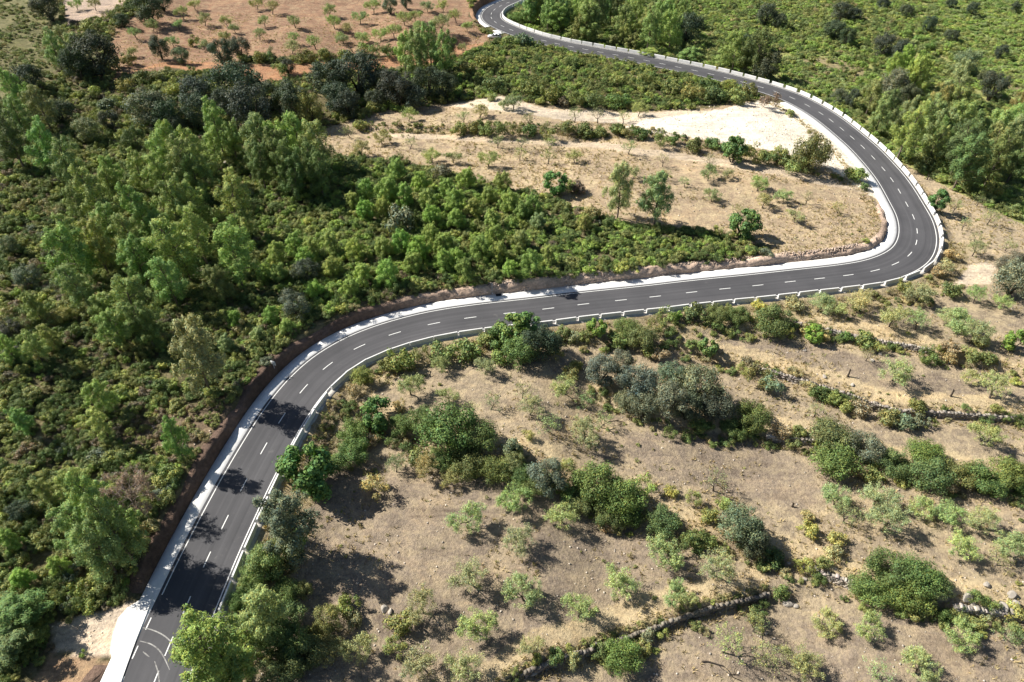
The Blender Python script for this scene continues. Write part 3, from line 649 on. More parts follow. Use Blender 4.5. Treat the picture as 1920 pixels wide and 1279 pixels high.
# ------------------------------------------------------------------ plants one by one, a few pines added for their road shadow, the rest read off enlarged tiles of the photograph
TILE = {'T1': (0, 0), 'T2': (640, 0), 'T3': (1280, 0), 'T4': (0, 430), 'T5': (640, 430), 'T6': (1280, 430), 'B1': (0, 850), 'B2': (640, 850), 'B3': (1280, 850)}
LIST = [
 ('T1','P',[(75,480,120),(225,590,150,'pale'),(90,640,120),(45,760,170,'deep'),(225,810,150),(345,900,160),(620,950,110),(770,960,130),(1000,960,270),(1200,700,150),(1290,780,120),(940,790,150),(1450,780,200),(1650,790,290),(1520,900,250,'deep'),(540,1100,190),(600,1030,120),(430,1130,120),(800,1200,200),(960,1170,200),(1080,1150,180),(1290,1140,220),(1180,810,110),(590,1250,150),(1310,250,1),(870,880,160),(1100,860,160),(1700,950,240,'deep')]),
 ('T1','P',[(350,260,180,'pale')]),
 ('T1','O',[(520,300,270),(420,360,180),(150,430,180),(330,620,170),(480,720,160,'grey'),(260,35,160),(820,45,170),(900,10,110),(680,110,90),(885,265,130),(1005,310,95,'grey'),(1230,290,140),(1330,260,130),(830,600,250,'grey'),(940,650,180),(1100,510,210),(1090,630,200),(1320,480,280),(1390,600,260),(1250,580,170),(610,670,120),(740,770,130,'green'),(1640,560,220),(1830,440,230),(1880,540,200),(1720,600,180,'olive'),(1600,370,90),(980,710,120),(510,200,80),(1500,540,180)]),
 ('T1','A',[(750,175,90),(740,280,90),(1010,60,100),(1130,95,110),(1265,110,110),(1250,200,100),(1640,110,100),(1640,200,90),(1130,240,100),(960,225,100),(1860,110,110),(1755,225,110),(1620,250,110),(1310,150,90),(1430,15,100),(1510,30,100),(840,130,100),(1080,20,90),(990,130,90),(1830,45,110),(1440,180,90),(1470,110,90),(1890,200,90),(420,20,90),(520,15,90)]),
 ('T1','S',[(1500,300,80,'green'),(1080,230,80,'olive'),(650,340,120),(720,340,90),(1440,320,90),(1700,310,120),(1800,310,100),(800,440,120,'green'),(880,430,110),(530,510,90,'yellow'),(600,590,120,'grey'),(500,150,110,'olive'),(1560,390,100),(700,480,110),(960,490,110,'yellow')]),
 ('T2','P',[(480,270,230,'pine',1.25),(350,280,120),(1100,60,160),(1290,80,230),(1440,60,120,'deep'),(1640,110,180),(1780,140,200),(1860,60,170),(1560,215,150,'olive'),(1400,120,130,'deep'),(1330,170,150,'olive'),(1200,60,150,'deep'),(1500,40,150,'deep'),(1060,10,130),(1700,310,120,'pine',1.2),(1560,1045,150,'pale',1.25),(1770,1090,170,'pale',1.1)]),
 ('T2','O',[(80,400,270),(30,580,160),(230,450,170),(310,490,210),(190,550,120),(400,540,160),(600,260,90),(480,460,190),(570,470,160),(980,100,110,'green'),(270,30,90,'grey'),(360,10,70)]),
 ('T2','F',[(1195,1015,140)]),
 ('T2','A',[(100,90,110),(35,150,90),(175,25,110),(350,90,110),(410,80,100),(290,160,110),(555,120,150),(565,20,110),(640,80,100),(215,185,110),(120,205,110),(10,215,90),(430,140,90),(680,265,80),(700,140,90),(480,30,100),(960,560,110),(770,610,90),(370,630,100),(220,760,100),(500,860,110),(625,870,90),(820,880,110),(1305,860,90),(1660,600,95),(1635,950,90),(100,810,110),(960,40,1)]),
 ('T2','B',[(680,640,80),(1305,625,90),(1435,630,90),(1580,640,80),(380,790,80),(870,780,80),(1005,790,80),(1155,790,90),(995,850,80),(1155,860,90),(1605,810,90),(1800,880,80),(1800,960,90),(40,720,90),(1040,650,80)]),
 ('T2','S',[(660,720,110),(740,715,100),(800,725,110),(880,720,110,'green'),(960,725,100),(1050,732,110,'green'),(1150,735,110),(1260,722,120,'green'),(1360,735,130,'green'),(1440,745,90),(1540,720,100,'deep'),(1600,742,90),(1670,750,110,'green'),(1790,780,100),(1870,775,90,'green'),(1170,520,140,'green'),(1300,545,120),(1420,560,130,'green'),(1550,565,140,'green'),(1240,570,90,'brown'),(1040,225,120,'grey'),(1290,350,90,'deep'),(860,470,130,'deep'),(1550,450,110),(1840,490,130),(1700,440,110),(940,230,100),(800,350,120),(700,380,110),(1060,500,130,'green'),(130,1040,110,'green'),(180,600,90,'olive'),(100,700,90,'olive'),(330,1225,220,'grey'),(1320,1050,110,'brown'),(1400,1200,120),(120,280,110,'green'),(200,280,110),(270,285,110,'green'),(20,310,90),(1290,1040,100),(560,970,120,'grey'),(50,930,140,'deep')]),
 ('T2','Y',[(310,945,140),(700,1000,140),(890,1015,140),(440,1020,140),(590,1050,130),(260,1060,170),(360,1090,130),(480,1110,140),(130,1060,120),(620,1120,140),(740,1160,130),(940,1130,150),(1080,1140,130),(820,1090,120),(1010,1180,130),(130,1170,130),(500,1200,130),(640,1220,130),(840,1220,130),(230,1160,130),(1100,1240,120,'pale'),(1360,1240,110,'yellow'),(60,1120,120)]),
 ('T3','P',[(290,300,210),(420,280,150),(1060,530,110),(1170,620,190),(1340,700,260),(1420,620,200),(1650,800,280),(1590,880,190),(1460,790,200),(1830,700,190),(1880,880,140),(1760,880,150),(1860,620,130),(1240,370,160,'young'),(1310,420,150,'young'),(1550,460,140),(1720,730,160),(1560,700,170),(1880,760,150),(1500,600,150),(20,300,130)]),
 ('T3','O',[(30,160,180),(480,360,180),(470,80,120),(540,115,100),(890,60,120),(960,80,90),(850,165,130),(920,205,100),(1130,250,140),(1230,290,130),(1180,470,170,'grey'),(1260,540,150),(1740,480,160),(1590,350,160,'grey'),(1380,135,85),(1500,200,85),(1620,50,75),(1250,60,80),(1120,20,70),(1860,40,60),(1500,20,60),(950,550,110),(870,540,90,'grey'),(1700,430,100),(1780,290,80),(360,230,80)]),
 ('T3','H',[(720,850,225,'green',1.5)]),
 ('T3','F',[(1405,1110,115),(290,830,155),(350,1245,175)]),
 ('T3','S',[(60,820,120,'green'),(170,800,100,'deep'),(410,860,130),(540,860,130),(480,885,110,'green'),(590,900,110),(1000,990,120),(60,520,140),(180,530,140,'deep'),(310,530,130),(380,490,110),(490,560,120,'brown'),(260,480,100),(600,630,60,'pale'),(640,930,130,'yellow'),(940,970,90),(130,470,110,'green'),(720,740,60),(1030,1040,60,'deep'),(1460,930,120),(1600,1000,130),(1350,900,130),(1250,860,120,'green'),(1720,1050,140)]),
 ('T3','A',[(150,960,110),(430,1020,110),(570,1085,100),(455,1110,100),(170,1085,100),(635,1200,100),(260,960,80)]),
 ('T3','B',[(150,885,90),(310,1170,90),(880,1150,90),(20,1010,80),(700,1090,80),(1525,1140,80),(1660,1110,70),(1725,1200,100),(1580,1240,80)]),
 ('T4','P',[(400,130,220),(530,90,190),(760,170,190),(1000,100,240),(930,270,180),(1290,120,220),(440,310,160,'pale'),(420,30,150),(720,20,160),(1100,30,180),(190,430,110),(560,450,130),(720,420,220),(800,520,180,'deep'),(640,540,150),(180,640,130),(1080,680,250,'pale',1.35),(970,1175,130,'pine',1.5),(560,930,140),(120,1060,110),(290,600,100),(900,0,150),(560,1080,110,'pale'),(40,660,100),(1220,300,140,'deep')]),  # the tallest pine here is added to drop a small shadow on the road
 ('T4','O',[(50,90,110,'grey'),(1640,420,180,'grey'),(150,260,150,'grey'),(1700,230,160),(50,560,120),(340,480,120,'olive'),(70,700,110)]),
 ('T4','Y',[(1440,590,110,'pale'),(1530,130,140),(1640,90,140),(1750,110,130),(1850,80,140),(1560,250,140),(1850,220,150),(1500,480,120),(1760,330,130),(1700,160,140),(1260,640,110,'pale'),(1480,240,120),(1310,500,120),(1600,540,110)]),
 ('T5','F',[(960,560,200,'bright'),(890,600,150),(1040,520,140),(1425,550,120,'bright'),(200,1030,195)]),
 ('T5','O',[(1090,640,230),(1000,680,200,'deep'),(1170,640,150),(1450,790,210,'grey'),(1650,850,230,'grey'),(1560,750,160,'grey'),(1700,980,190,'grey'),(1850,820,190,'grey'),(1840,950,210,'grey'),(1600,960,160,'grey'),(120,820,130,'olive')]),
 ('T5','H',[(600,1110,340),(760,1150,240),(450,1060,180),(1680,610,190,'green'),(1590,550,160)]),
 ('T5','S',[(700,680,190),(560,690,170),(330,720,180),(800,600,120,'yellow'),(1550,620,130),(1280,800,110),(950,1220,140,'grey'),(1040,1150,80,'yellow'),(240,760,120),(440,690,120),(1230,580,110),(1300,600,90,'dry'),(880,720,130),(1800,480,120,'olive'),(1860,460,80,'bright'),(1760,530,110),(1360,600,90),(1310,760,90,'yellow'),(60,900,110,'dry'),(150,1180,120,'dry'),(330,980,90,'dry'),(1720,680,110),(1780,700,110,'dry'),(1200,690,100)]),
 ('T5','A',[(800,760,120),(560,750,120),(1250,860,160),(380,860,150),(600,920,120),(1050,980,150),(1370,1120,180)]),
 ('T5','B',[(830,960,130),(1010,890,120),(1350,940,130),(1150,1070,150),(1450,1060,130),(720,1000,110)]),
 ('T5','Y',[(80,110,150),(230,100,150),(430,110,170),(570,80,150),(120,250,150),(260,240,170),(400,190,150),(640,160,140),(780,110,170),(880,130,150),(700,230,140),(1060,180,170),(1160,150,120),(940,220,120),(500,30,140),(860,30,140),(50,330,140),(330,60,150),(1000,60,130,'pale'),(560,170,140)]),
 ('T6','O',[(1870,280,240,'grey'),(1840,190,150,'grey'),(90,870,280,'grey'),(180,970,220),(30,990,180)]),
 ('T6','H',[(510,510,230),(390,1040,230),(840,1160,260),(1010,1210,230,'grey'),(1360,1250,210),(300,1110,160),(190,470,150),(310,480,140)]),
 ('T6','F',[(140,660,120,'bright'),(740,580,110,'bright'),(1870,620,140,'bright')]),
 ('T6','S',[(70,470,140,'green'),(910,605,85,'green'),(1020,625,140),(1370,700,120,'green'),(1490,340,130,'deep'),(760,915,130,'green'),(1310,990,120,'green'),(430,820,170),(370,750,100,'brown'),(500,870,150,'grey'),(90,1100,110),(1000,990,130,'dry'),(1150,1050,150,'olive'),(1230,1085,130,'grey'),(1330,1070,110,'grey'),(900,980,110),(1650,620,110),(1500,650,110,'dry'),(1600,700,120),(1700,720,110),(620,400,110,'dry'),(430,420,100,'yellow'),(700,560,90,'dry'),(800,600,80,'dry'),(1100,660,90),(1480,720,110,'dry'),(560,1130,110,'dry'),(620,1180,110),(1500,140,90,'dry'),(1440,190,110,'dry'),(1230,300,110),(1420,230,90,'dry'),(700,880,90,'dry'),(840,940,110,'olive')]),
 ('T6','A',[(770,400,140),(850,430,120),(990,390,160),(1330,340,150),(1180,480,170),(1330,500,130),(1650,360,110),(1800,400,110),(1560,520,180),(1640,560,160),(1200,770,200),(1760,870,170),(1700,1140,160),(1480,480,130),(1600,820,120),(1640,100,100)]),
 ('T6','B',[(1040,690,90),(750,1000,100),(1640,40,80),(1820,80,90)]),
 ('B1','P',[(430,180,160),(440,400,220),(550,530,250,'pine',1.1),(570,340,230,'pine',1.6),(640,450,200,'pine',1.5),(80,850,280,'deep',.4),(130,1010,250,'deep',.35),(40,1060,250,'deep',.4),(1450,880,270,'pine'),(1150,1140,390,'bright',.8),(1290,1180,260,'pine',.8),(260,200,120)]),  # the tallest pines are added for the large shadow across the near road
 ('B1','P',[(1620,370,320,'grey',.85)]),
 ('B1','Y',[(60,480,150),(120,700,160),(330,620,150)]),
 ('B1','F',[(1700,80,300,'fig'),(1790,150,220,'fig')]),
 ('B1','O',[(1480,620,250,'olive'),(1580,560,210,'olive'),(110,320,140),(1400,740,140,'green'),(1520,1020,220,'deep'),(1640,1050,200,'deep'),(1700,760,110,'olive'),(1830,930,180,'olive')]),
 ('B1','S',[(780,500,120,'yellow'),(900,160,120,'yellow'),(860,270,120),(640,700,120),(480,730,100,'dry'),(1320,720,110),(1760,1000,120,'olive'),(850,400,110,'dry'),(1380,560,110,'deep')]),
 ('B1','H',[(1330,830,140,'deep'),(1620,490,200,'deep'),(1390,640,150,'deep'),(1600,780,180,'deep'),(1600,930,220,'deep'),(1690,1130,250,'deep'),(1560,1190,250,'deep'),(1310,960,150,'deep'),(1820,1100,200,'olive'),(1880,60,150,'deep')]),
 ('T5','H',[(60,1130,190,'deep'),(70,1240,200,'deep'),(330,1090,150,'deep')]),
 ('B2','H',[(1060,190,150,'green'),(1330,290,160,'deep'),(1490,350,190,'deep'),(560,40,170,'green'),(1010,120,150,'deep'),(700,50,230,'green'),(860,90,190,'green'),(1420,170,300),(1560,250,280),(1800,380,200),(1630,340,180),(1570,1130,240,'green')]),
 ('B2','O',[(1150,130,220,'grey'),(960,50,150,'olive')]),
 ('B2','S',[(190,180,170,'dry'),(430,30,140,'olive'),(1290,230,150,'deep'),(1700,180,140,'yellow'),(330,950,170),(300,1080,150),(40,850,150,'olive'),(70,930,120,'dry'),(1430,1100,130,'green'),(1840,210,90,'yellow'),(1480,400,110,'dry'),(1550,420,90,'dry'),(1200,1130,110),(1300,1160,120,'dry'),(1700,1020,110,'dry'),(1260,80,120,'olive')]),
 ('B2','A',[(700,365,200),(980,240,190,'pale'),(1250,340,190),(1000,490,190),(710,660,210),(1020,770,220),(1580,710,200),(1330,860,180),(1810,540,200),(450,840,190),(750,950,210),(1060,1070,140),(90,1090,180),(450,1150,220),(700,1170,220),(1870,790,160),(480,60,150,'dry'),(600,130,110,'dry'),(300,60,120,'dry')]),
 ('B3','O',[(330,400,250,'grey'),(400,480,200)]),
 ('B3','H',[(1150,640,260,'green'),(1330,690,270),(1080,760,240),(1270,790,260),(1420,740,180),(980,740,140,'olive'),(860,40,270),(1190,60,210,'green'),(1380,120,250),(1560,110,220),(1700,140,240),(1820,110,230),(1885,170,160)]),
 ('B3','S',[(550,780,120,'green'),(1460,910,110,'deep'),(700,640,120),(510,580,140,'deep'),(1640,810,100,'green'),(1720,840,110,'green'),(1850,890,130,'yellow'),(700,420,130,'yellow'),(150,350,130,'olive'),(230,290,100,'yellow'),(40,500,150,'green'),(130,480,130,'green'),(800,20,130,'green'),(970,80,130,'dry'),(1050,120,130,'olive'),(1540,900,100),(700,350,90,'dry'),(850,560,110,'dry'),(860,480,120,'yellow'),(60,250,110,'yellow'),(1300,900,110),(1700,900,90,'dry'),(1500,180,120,'dry')]),
 ('B3','A',[(190,610,200),(870,240,170),(1100,230,190),(1160,360,210),(1330,300,170),(1500,330,170),(1690,370,170),(1830,500,180),(1590,520,180),(1560,1020,190,'pale'),(690,1150,210,'pale'),(1340,1190,200),(800,950,170),(1050,970,170),(10,800,130)]),
 ('B3','B',[(930,330,160),(1120,1210,180),(490,1150,200),(1830,990,150),(1790,590,140),(240,1060,220),(190,150,150),(420,950,150)]),
]
for tl_, kd, items in LIST:
    ox, oy = TILE[tl_]; k_ = 2.975 if tl_[0] == 'T' else 2.981
    for it in items:
        if it[2] < 5: continue
        plant(kd, ox + it[0] / k_, oy + it[1] / k_, it[2] / k_ * ({'P': 1.10, 'Y': .80, 'O': 1.12, 'H': 1.12, 'S': 1.12}.get(kd, 1.05 if oy + it[1] / k_ > 130 else .82)), *(it[3:]))

# dead pine near the road
x, y, z = hit(238, 925, 3.6); g = np.random.default_rng(5); mb = MB(); tips = []
mb.tube([(0, 0, -.2), (.1, 0, 1.5), (.05, .1, 3.2), (0, .1, 4.8)], [.13, .11, .08, .04], 6)
dt = link('dead_tree', None, label='dead brown leafless pine beside the bank above the near road', cat='tree'); dt.location = (x, y, z)
link('trunk', mb.mesh('dead_trunk', M_BARK_GREY, True), dt)
mb = MB()
for j in range(16):
    a = j * 2.4; zz = 1.4 + j * .22
    grow(g, mb, Vector((.05, .05, zz)), Vector((math.cos(a), math.sin(a), .35)).normalized(), 1.5, .04, 2, tips, .7, 3, .05, 3, .014)
link('branches', mb.mesh('dead_branches', M_BARK_GREY), dt)
T2 = np.array([tuple(t) for t in tips]); V, Fq, cc = leaves(g, T2, np.full(len(T2), .32), 12000, .2, .045, .1, .0, .6)
k = link('dry_needles', mesh_np('dry_needles', V, Fq, M_LEAF, cc), dt); k.color = (.36, .27, .25, 1)

# cut branches lying in the orchards, stumps
def fallen(px, py, L, seed, label):
    g = np.random.default_rng(seed); mb = MB(); tips = []
    x, y, z = hit(px, py); a = g.uniform(-.5, .5)
    grow(g, mb, Vector((-L / 2, 0, .10)), Vector((1, 0, .0)), L * .5, .085, 2, tips, .75, 2, -0.02, 4, .03)
    mb.v = [(p[0], p[1], max(p[2] * .45, .02) + 0.02) for p in mb.v]
    o = link('fallen_branch', mb.mesh('fallen_branch', M_BARK_DARK, True), label=label, cat='branch'); o.location = (x, y, z + .03); o.rotation_euler = (0, 0, a)
for i, (px, py, L, lb) in enumerate([(1352,1232,4.5,'long dark fallen branch among dry grass at the bottom edge'),(1425,1246,3.0,'shorter dark fallen branch beside the long one at the bottom edge'),(1080,762,3.0,'dark curved fallen branch on the terrace inside the near bend'),(1160,789,3.2,'dark fallen branch below the grey-green bushes'),(1025,800,3.0,'dark fallen branch in the middle of the near bend terrace'),(1345,905,3.4,'thin forked fallen branch on the bare slope left of the hedges'),(1440,1185,2.2,'thin fallen branch on pale ground below the stone wall')]):
    fallen(px, py, L, 40 + i, lb)
def stump(px, py, h, lb):
    mb = MB(); x, y, z = hit(px, py); mb.tube([(0, 0, -.15), (.04, 0, h * .5), (-.02, .05, h)], [.16, .12, .09], 7); mb.tube([(0, 0, h * .55), (.25, .05, h * .9)], [.06, .03], 5)
    mb.add([(-.02 + .09 * math.cos(k * .898), .05 + .09 * math.sin(k * .898), h) for k in range(7)] + [(-.02, .05, h + .02)], [(k, (k + 1) % 7, 7, 7) for k in range(7)])
    o = link('tree_stump', mb.mesh('tree_stump', M_BARK_DARK), label=lb, cat='stump'); o.location = (x, y, z)
stump(1589, 706, 1.5, 'dark tree stump in the middle of the walled terrace'); stump(1782, 743, 1.3, 'dark tree stump near the right end of the walled terrace')
stump(1485, 950, .7, 'short stump on the bare slope above the round bush'); stump(1738, 337, 1.2, 'thin stump on the field outside the hairpin')

# ------------------------------------------------------------------ stones
def stone_geo(g, c, s, rz):
    V = np.array([(x, y, z) for z in (-1, 1) for x, y in ((-1, -1), (1, -1), (1, 1), (-1, 1))], float) * s / 2 * (1 + .14 * g.normal(size=(8, 3)))
    ca, sa = math.cos(rz), math.sin(rz); V = np.c_[V[:, 0] * ca - V[:, 1] * sa, V[:, 0] * sa + V[:, 1] * ca, V[:, 2]] + c
    return V
SF = [(3, 2, 1, 0), (4, 5, 6, 7), (0, 1, 5, 4), (1, 2, 6, 5), (2, 3, 7, 6), (3, 0, 4, 7)]
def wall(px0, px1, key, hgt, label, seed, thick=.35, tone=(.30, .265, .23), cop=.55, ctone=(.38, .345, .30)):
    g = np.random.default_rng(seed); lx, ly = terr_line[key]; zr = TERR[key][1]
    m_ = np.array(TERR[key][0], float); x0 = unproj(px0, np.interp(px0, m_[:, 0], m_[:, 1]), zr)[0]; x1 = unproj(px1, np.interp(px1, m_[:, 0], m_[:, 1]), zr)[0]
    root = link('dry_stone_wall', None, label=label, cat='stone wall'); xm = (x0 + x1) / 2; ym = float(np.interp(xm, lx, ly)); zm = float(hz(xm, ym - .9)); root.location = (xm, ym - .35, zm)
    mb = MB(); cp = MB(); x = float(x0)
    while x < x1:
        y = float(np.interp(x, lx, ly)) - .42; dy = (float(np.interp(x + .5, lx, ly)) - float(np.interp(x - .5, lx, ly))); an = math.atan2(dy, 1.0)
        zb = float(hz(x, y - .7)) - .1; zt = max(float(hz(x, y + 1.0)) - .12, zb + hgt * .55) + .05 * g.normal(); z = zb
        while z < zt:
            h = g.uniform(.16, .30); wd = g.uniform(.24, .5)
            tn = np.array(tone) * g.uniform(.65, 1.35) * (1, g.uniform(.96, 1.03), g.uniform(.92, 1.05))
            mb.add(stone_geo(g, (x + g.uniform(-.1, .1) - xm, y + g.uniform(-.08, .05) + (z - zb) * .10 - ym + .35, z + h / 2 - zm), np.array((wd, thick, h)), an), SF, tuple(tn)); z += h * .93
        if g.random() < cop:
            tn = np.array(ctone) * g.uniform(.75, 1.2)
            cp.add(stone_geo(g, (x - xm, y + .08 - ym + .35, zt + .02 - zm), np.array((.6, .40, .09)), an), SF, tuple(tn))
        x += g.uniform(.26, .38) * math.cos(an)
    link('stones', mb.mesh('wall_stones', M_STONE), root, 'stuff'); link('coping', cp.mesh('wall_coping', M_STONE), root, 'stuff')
wall(1425, 1900, 'B', 1.2, 'long dry stone wall below the terrace with two stumps', 1)
wall(1490, 1745, 'A', 1.0, 'upper dry stone wall behind shrubs near the straight', 2)
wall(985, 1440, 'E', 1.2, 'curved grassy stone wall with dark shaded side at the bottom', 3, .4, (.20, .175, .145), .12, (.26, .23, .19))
wall(1440, 1525, 'C', 1.0, 'short pale stone wall end between dark tree and hedge', 4, .4, (.44, .38, .32))
wall(1520, 1620, 'D', 1.1, 'collapsed pale stone wall right of the round grey-green bush', 5, .5, (.40, .35, .30))
wall(1790, 1960, 'D', 1.2, 'rough stone wall with ledges at the lower right edge', 6, .6, (.40, .36, .31))
def rock_mesh(seed):
    import bmesh
    bm = bmesh.new(); bmesh.ops.create_icosphere(bm, subdivisions=2, radius=.5); g = np.random.default_rng(seed)
    pl = rand_dirs(g, 9); off = g.uniform(.28, .42, 9)
    for v in bm.verts:
        p = np.array(v.co)
        for n_, d_ in zip(pl, off):
            q = p @ n_ - d_
            if q > 0: p = p - n_ * q
        v.co = p
    me = bpy.data.meshes.new('rock'); bm.to_mesh(me); bm.free(); me.materials.append(M_STONE)
    a = me.attributes.new('Col', 'FLOAT_COLOR', 'POINT')
    t = g.uniform(.85, 1.1)
    for d_ in a.data: d_.color = (.35 * t, .315 * t, .27 * t, 1)
    me.update(); return me
RM = [rock_mesh(i) for i in range(6)]
def rock(px, py, w_, ph, flat=.6):
    x, y, z = hit(px, py); o = link('rock', random.choice(RM), cat='rock'); o.location = (x, y, z + w_ * flat * .10); o.rotation_euler = (0, 0, random.uniform(0, 6.3)); o.scale = (w_, w_ * random.uniform(.6, .9), w_ * flat)
    register(o, ph, px, py)
for px, py, w_ in [(1478,1134,1.5),(1492,1137,.8),(1505,1063,.9),(1480,1056,.7),(1509,1087,.7)]: rock(px, py, w_, 'pale rock')
for px, py, w_ in [(1812,1122,1.8),(1826,1138,1.6),(1845,1137,1.5),(1898,1118,1.5),(1905,1135,1.4),(1880,1140,1.6),(1850,1098,1.0)]: rock(px, py, w_, 'big grey rock', .75)
for px, py, w_ in [(720,1143,1.1),(732,1147,.9),(1000,1262,1.1),(981,1262,.9),(1112,1208,1.0),(1214,1213,.6),(1229,1216,.5)]: rock(px, py, w_, 'whitish stone')
for px, py, w_ in [(1508,657,.8),(1546,707,1.0),(1598,722,.9),(1635,676,.8),(1650,664,.8)]: rock(px, py, w_, 'pale boulder')
for px, py, w_ in [(228,343,2.4),(238,365,2.6),(245,355,2.0),(375,300,1.8),(425,305,2.0)]: rock(px, py, w_, 'pale rock slab', .45)
for px, py, w_ in [(1105,500,.9),(1128,508,1.0),(1150,498,1.1),(1172,505,.8),(1195,500,1.0),(1215,496,.9),(1240,500,.8),(1085,515,.9),(1060,512,1.0),(1004,536,1.2),(1260,492,.8),(1135,520,.7),(1180,517,.8),(1020,528,.8)]: rock(px, py, w_, 'pale boulder on the bank')
# small rubble on the banks and gravel on the fields
mb = MB(); g = np.random.default_rng(77); sa, sb = s_at(930, 590), s_at(1660, 503)
for i in range(5200):
    s_ = g.uniform(sa, sb); t = g.random(); x, y, _ = rpt(s_, 5.5 + 1.5 * t); h = np.interp(s_, HBs, HBv); px, _p = proj(x, y, 0)
    dens = 1.0 if px < 1290 else .45
    if g.random() > dens: continue
    s = g.uniform(.1, .34) * (1.25 if px < 1290 else .8); tn = np.array((.50, .39, .31)) * g.uniform(.6, 1.3)
    mb.add(stone_geo(g, (float(x), float(y), h * (1 - (1 - min(t * 1.5, 1)) ** 1.5) + .05), np.array((s, s * .8, s * .65)), g.uniform(0, 3)), SF, tuple(tn))
link('bank_rubble', mb.mesh('bank_rubble', M_STONE), kind='stuff', label='broken stones scattered over the cut bank above the straight', cat='rubble')
mb = MB()
for poly, n_, s0, s1, tone in [(P_GRAV, 1500, .10, .30, (.70, .63, .53)), (P_LOW, 1100, .08, .22, (.50, .44, .37)), (P_RED, 300, .12, .28, (.5, .33, .23)), (P_MID, 900, .1, .3, (.5, .42, .33)), (P_TRACKBL, 120, .06, .15, (.6, .52, .42)), (P_DRYL, 120, .1, .3, (.45, .36, .28))]:
    a = np.array(poly); k = 0
    while k < n_:
        px, py = g.uniform(max(a[:, 0].min(), -20), min(a[:, 0].max(), 1940)), g.uniform(max(a[:, 1].min(), -5), min(a[:, 1].max(), 1290)); k += 1
        if not in_poly(np.array([px]), np.array([py]), poly)[0]: continue
        x, y = unproj(px, py, -2 if poly is P_LOW else 0); z = float(hz(x, y)); d, _l = road_dist(x, y)
        if d < 6.5: continue
        s = g.uniform(s0, s1); tn = np.array(tone) * g.uniform(.7, 1.25)
        mb.add(stone_geo(g, (float(x), float(y), z + s * .15), np.array((s, s * .8, s * .6)), g.uniform(0, 3)), SF, tuple(tn))
link('field_stones', mb.mesh('field_stones', M_STONE), kind='stuff', label='small loose stones scattered over the fields and gravel', cat='stones')

# ------------------------------------------------------------------ signs, drain, car
def sign(px, py, h, panel, face, label):
    x, y, z = hit(px, py); d, lf = road_dist(x, y); k = np.argmin((rx - x) ** 2 + (ry - y) ** 2); x, y = float(rx[k] - ty[k] * 5.62), float(ry[k] + tx[k] * 5.62)
    root = link('road_sign', None, label=label, cat='road sign'); root.location = (x, y, 0.0); root.rotation_euler = (0, 0, face)
    mb = MB(); mb.tube([(0, 0, -.2), (0, 0, h)], [.045, .045], 8); link('post', mb.mesh('post', M_STEEL, True), root)
    mb = MB(); mb.box((0, 0, .12), (.45, .45, .42), 0, .8); link('base', mb.mesh('sign_base', M_CONC), root)
    mb = MB(); mb.box((.06, 0, h - panel[1] / 2), (.03, panel[0], panel[1])); link('panel', mb.mesh('panel', M_STEEL), root)
    mb = MB(); mb.box((.035, 0, h - panel[1] * .3), (.02, .2, .05)); mb.box((.035, 0, h - panel[1] * .7), (.02, .2, .05)); link('bracket', mb.mesh('bracket', M_STEEL), root)
sign(511, 699, 2.5, (.8, .8), R(70), 'small road sign on a grey post at the bank of the first bend')
sign(922, 549, 2.2, (.6, .45), R(5), 'thin grey sign post at the bank of the middle road')
x, y, an = rpt(s_at(945, 588), 5.0); mb = MB(); mb.box((0, 0, .10), (.9, .5, .06)); o = link('drain_grate', mb.mesh('drain_grate', M_DARKHOLE), label='dark drain grate in the white gutter of the middle road', cat='drain'); o.location = (float(x), float(y), 0); o.rotation_euler = (0, 0, float(an))

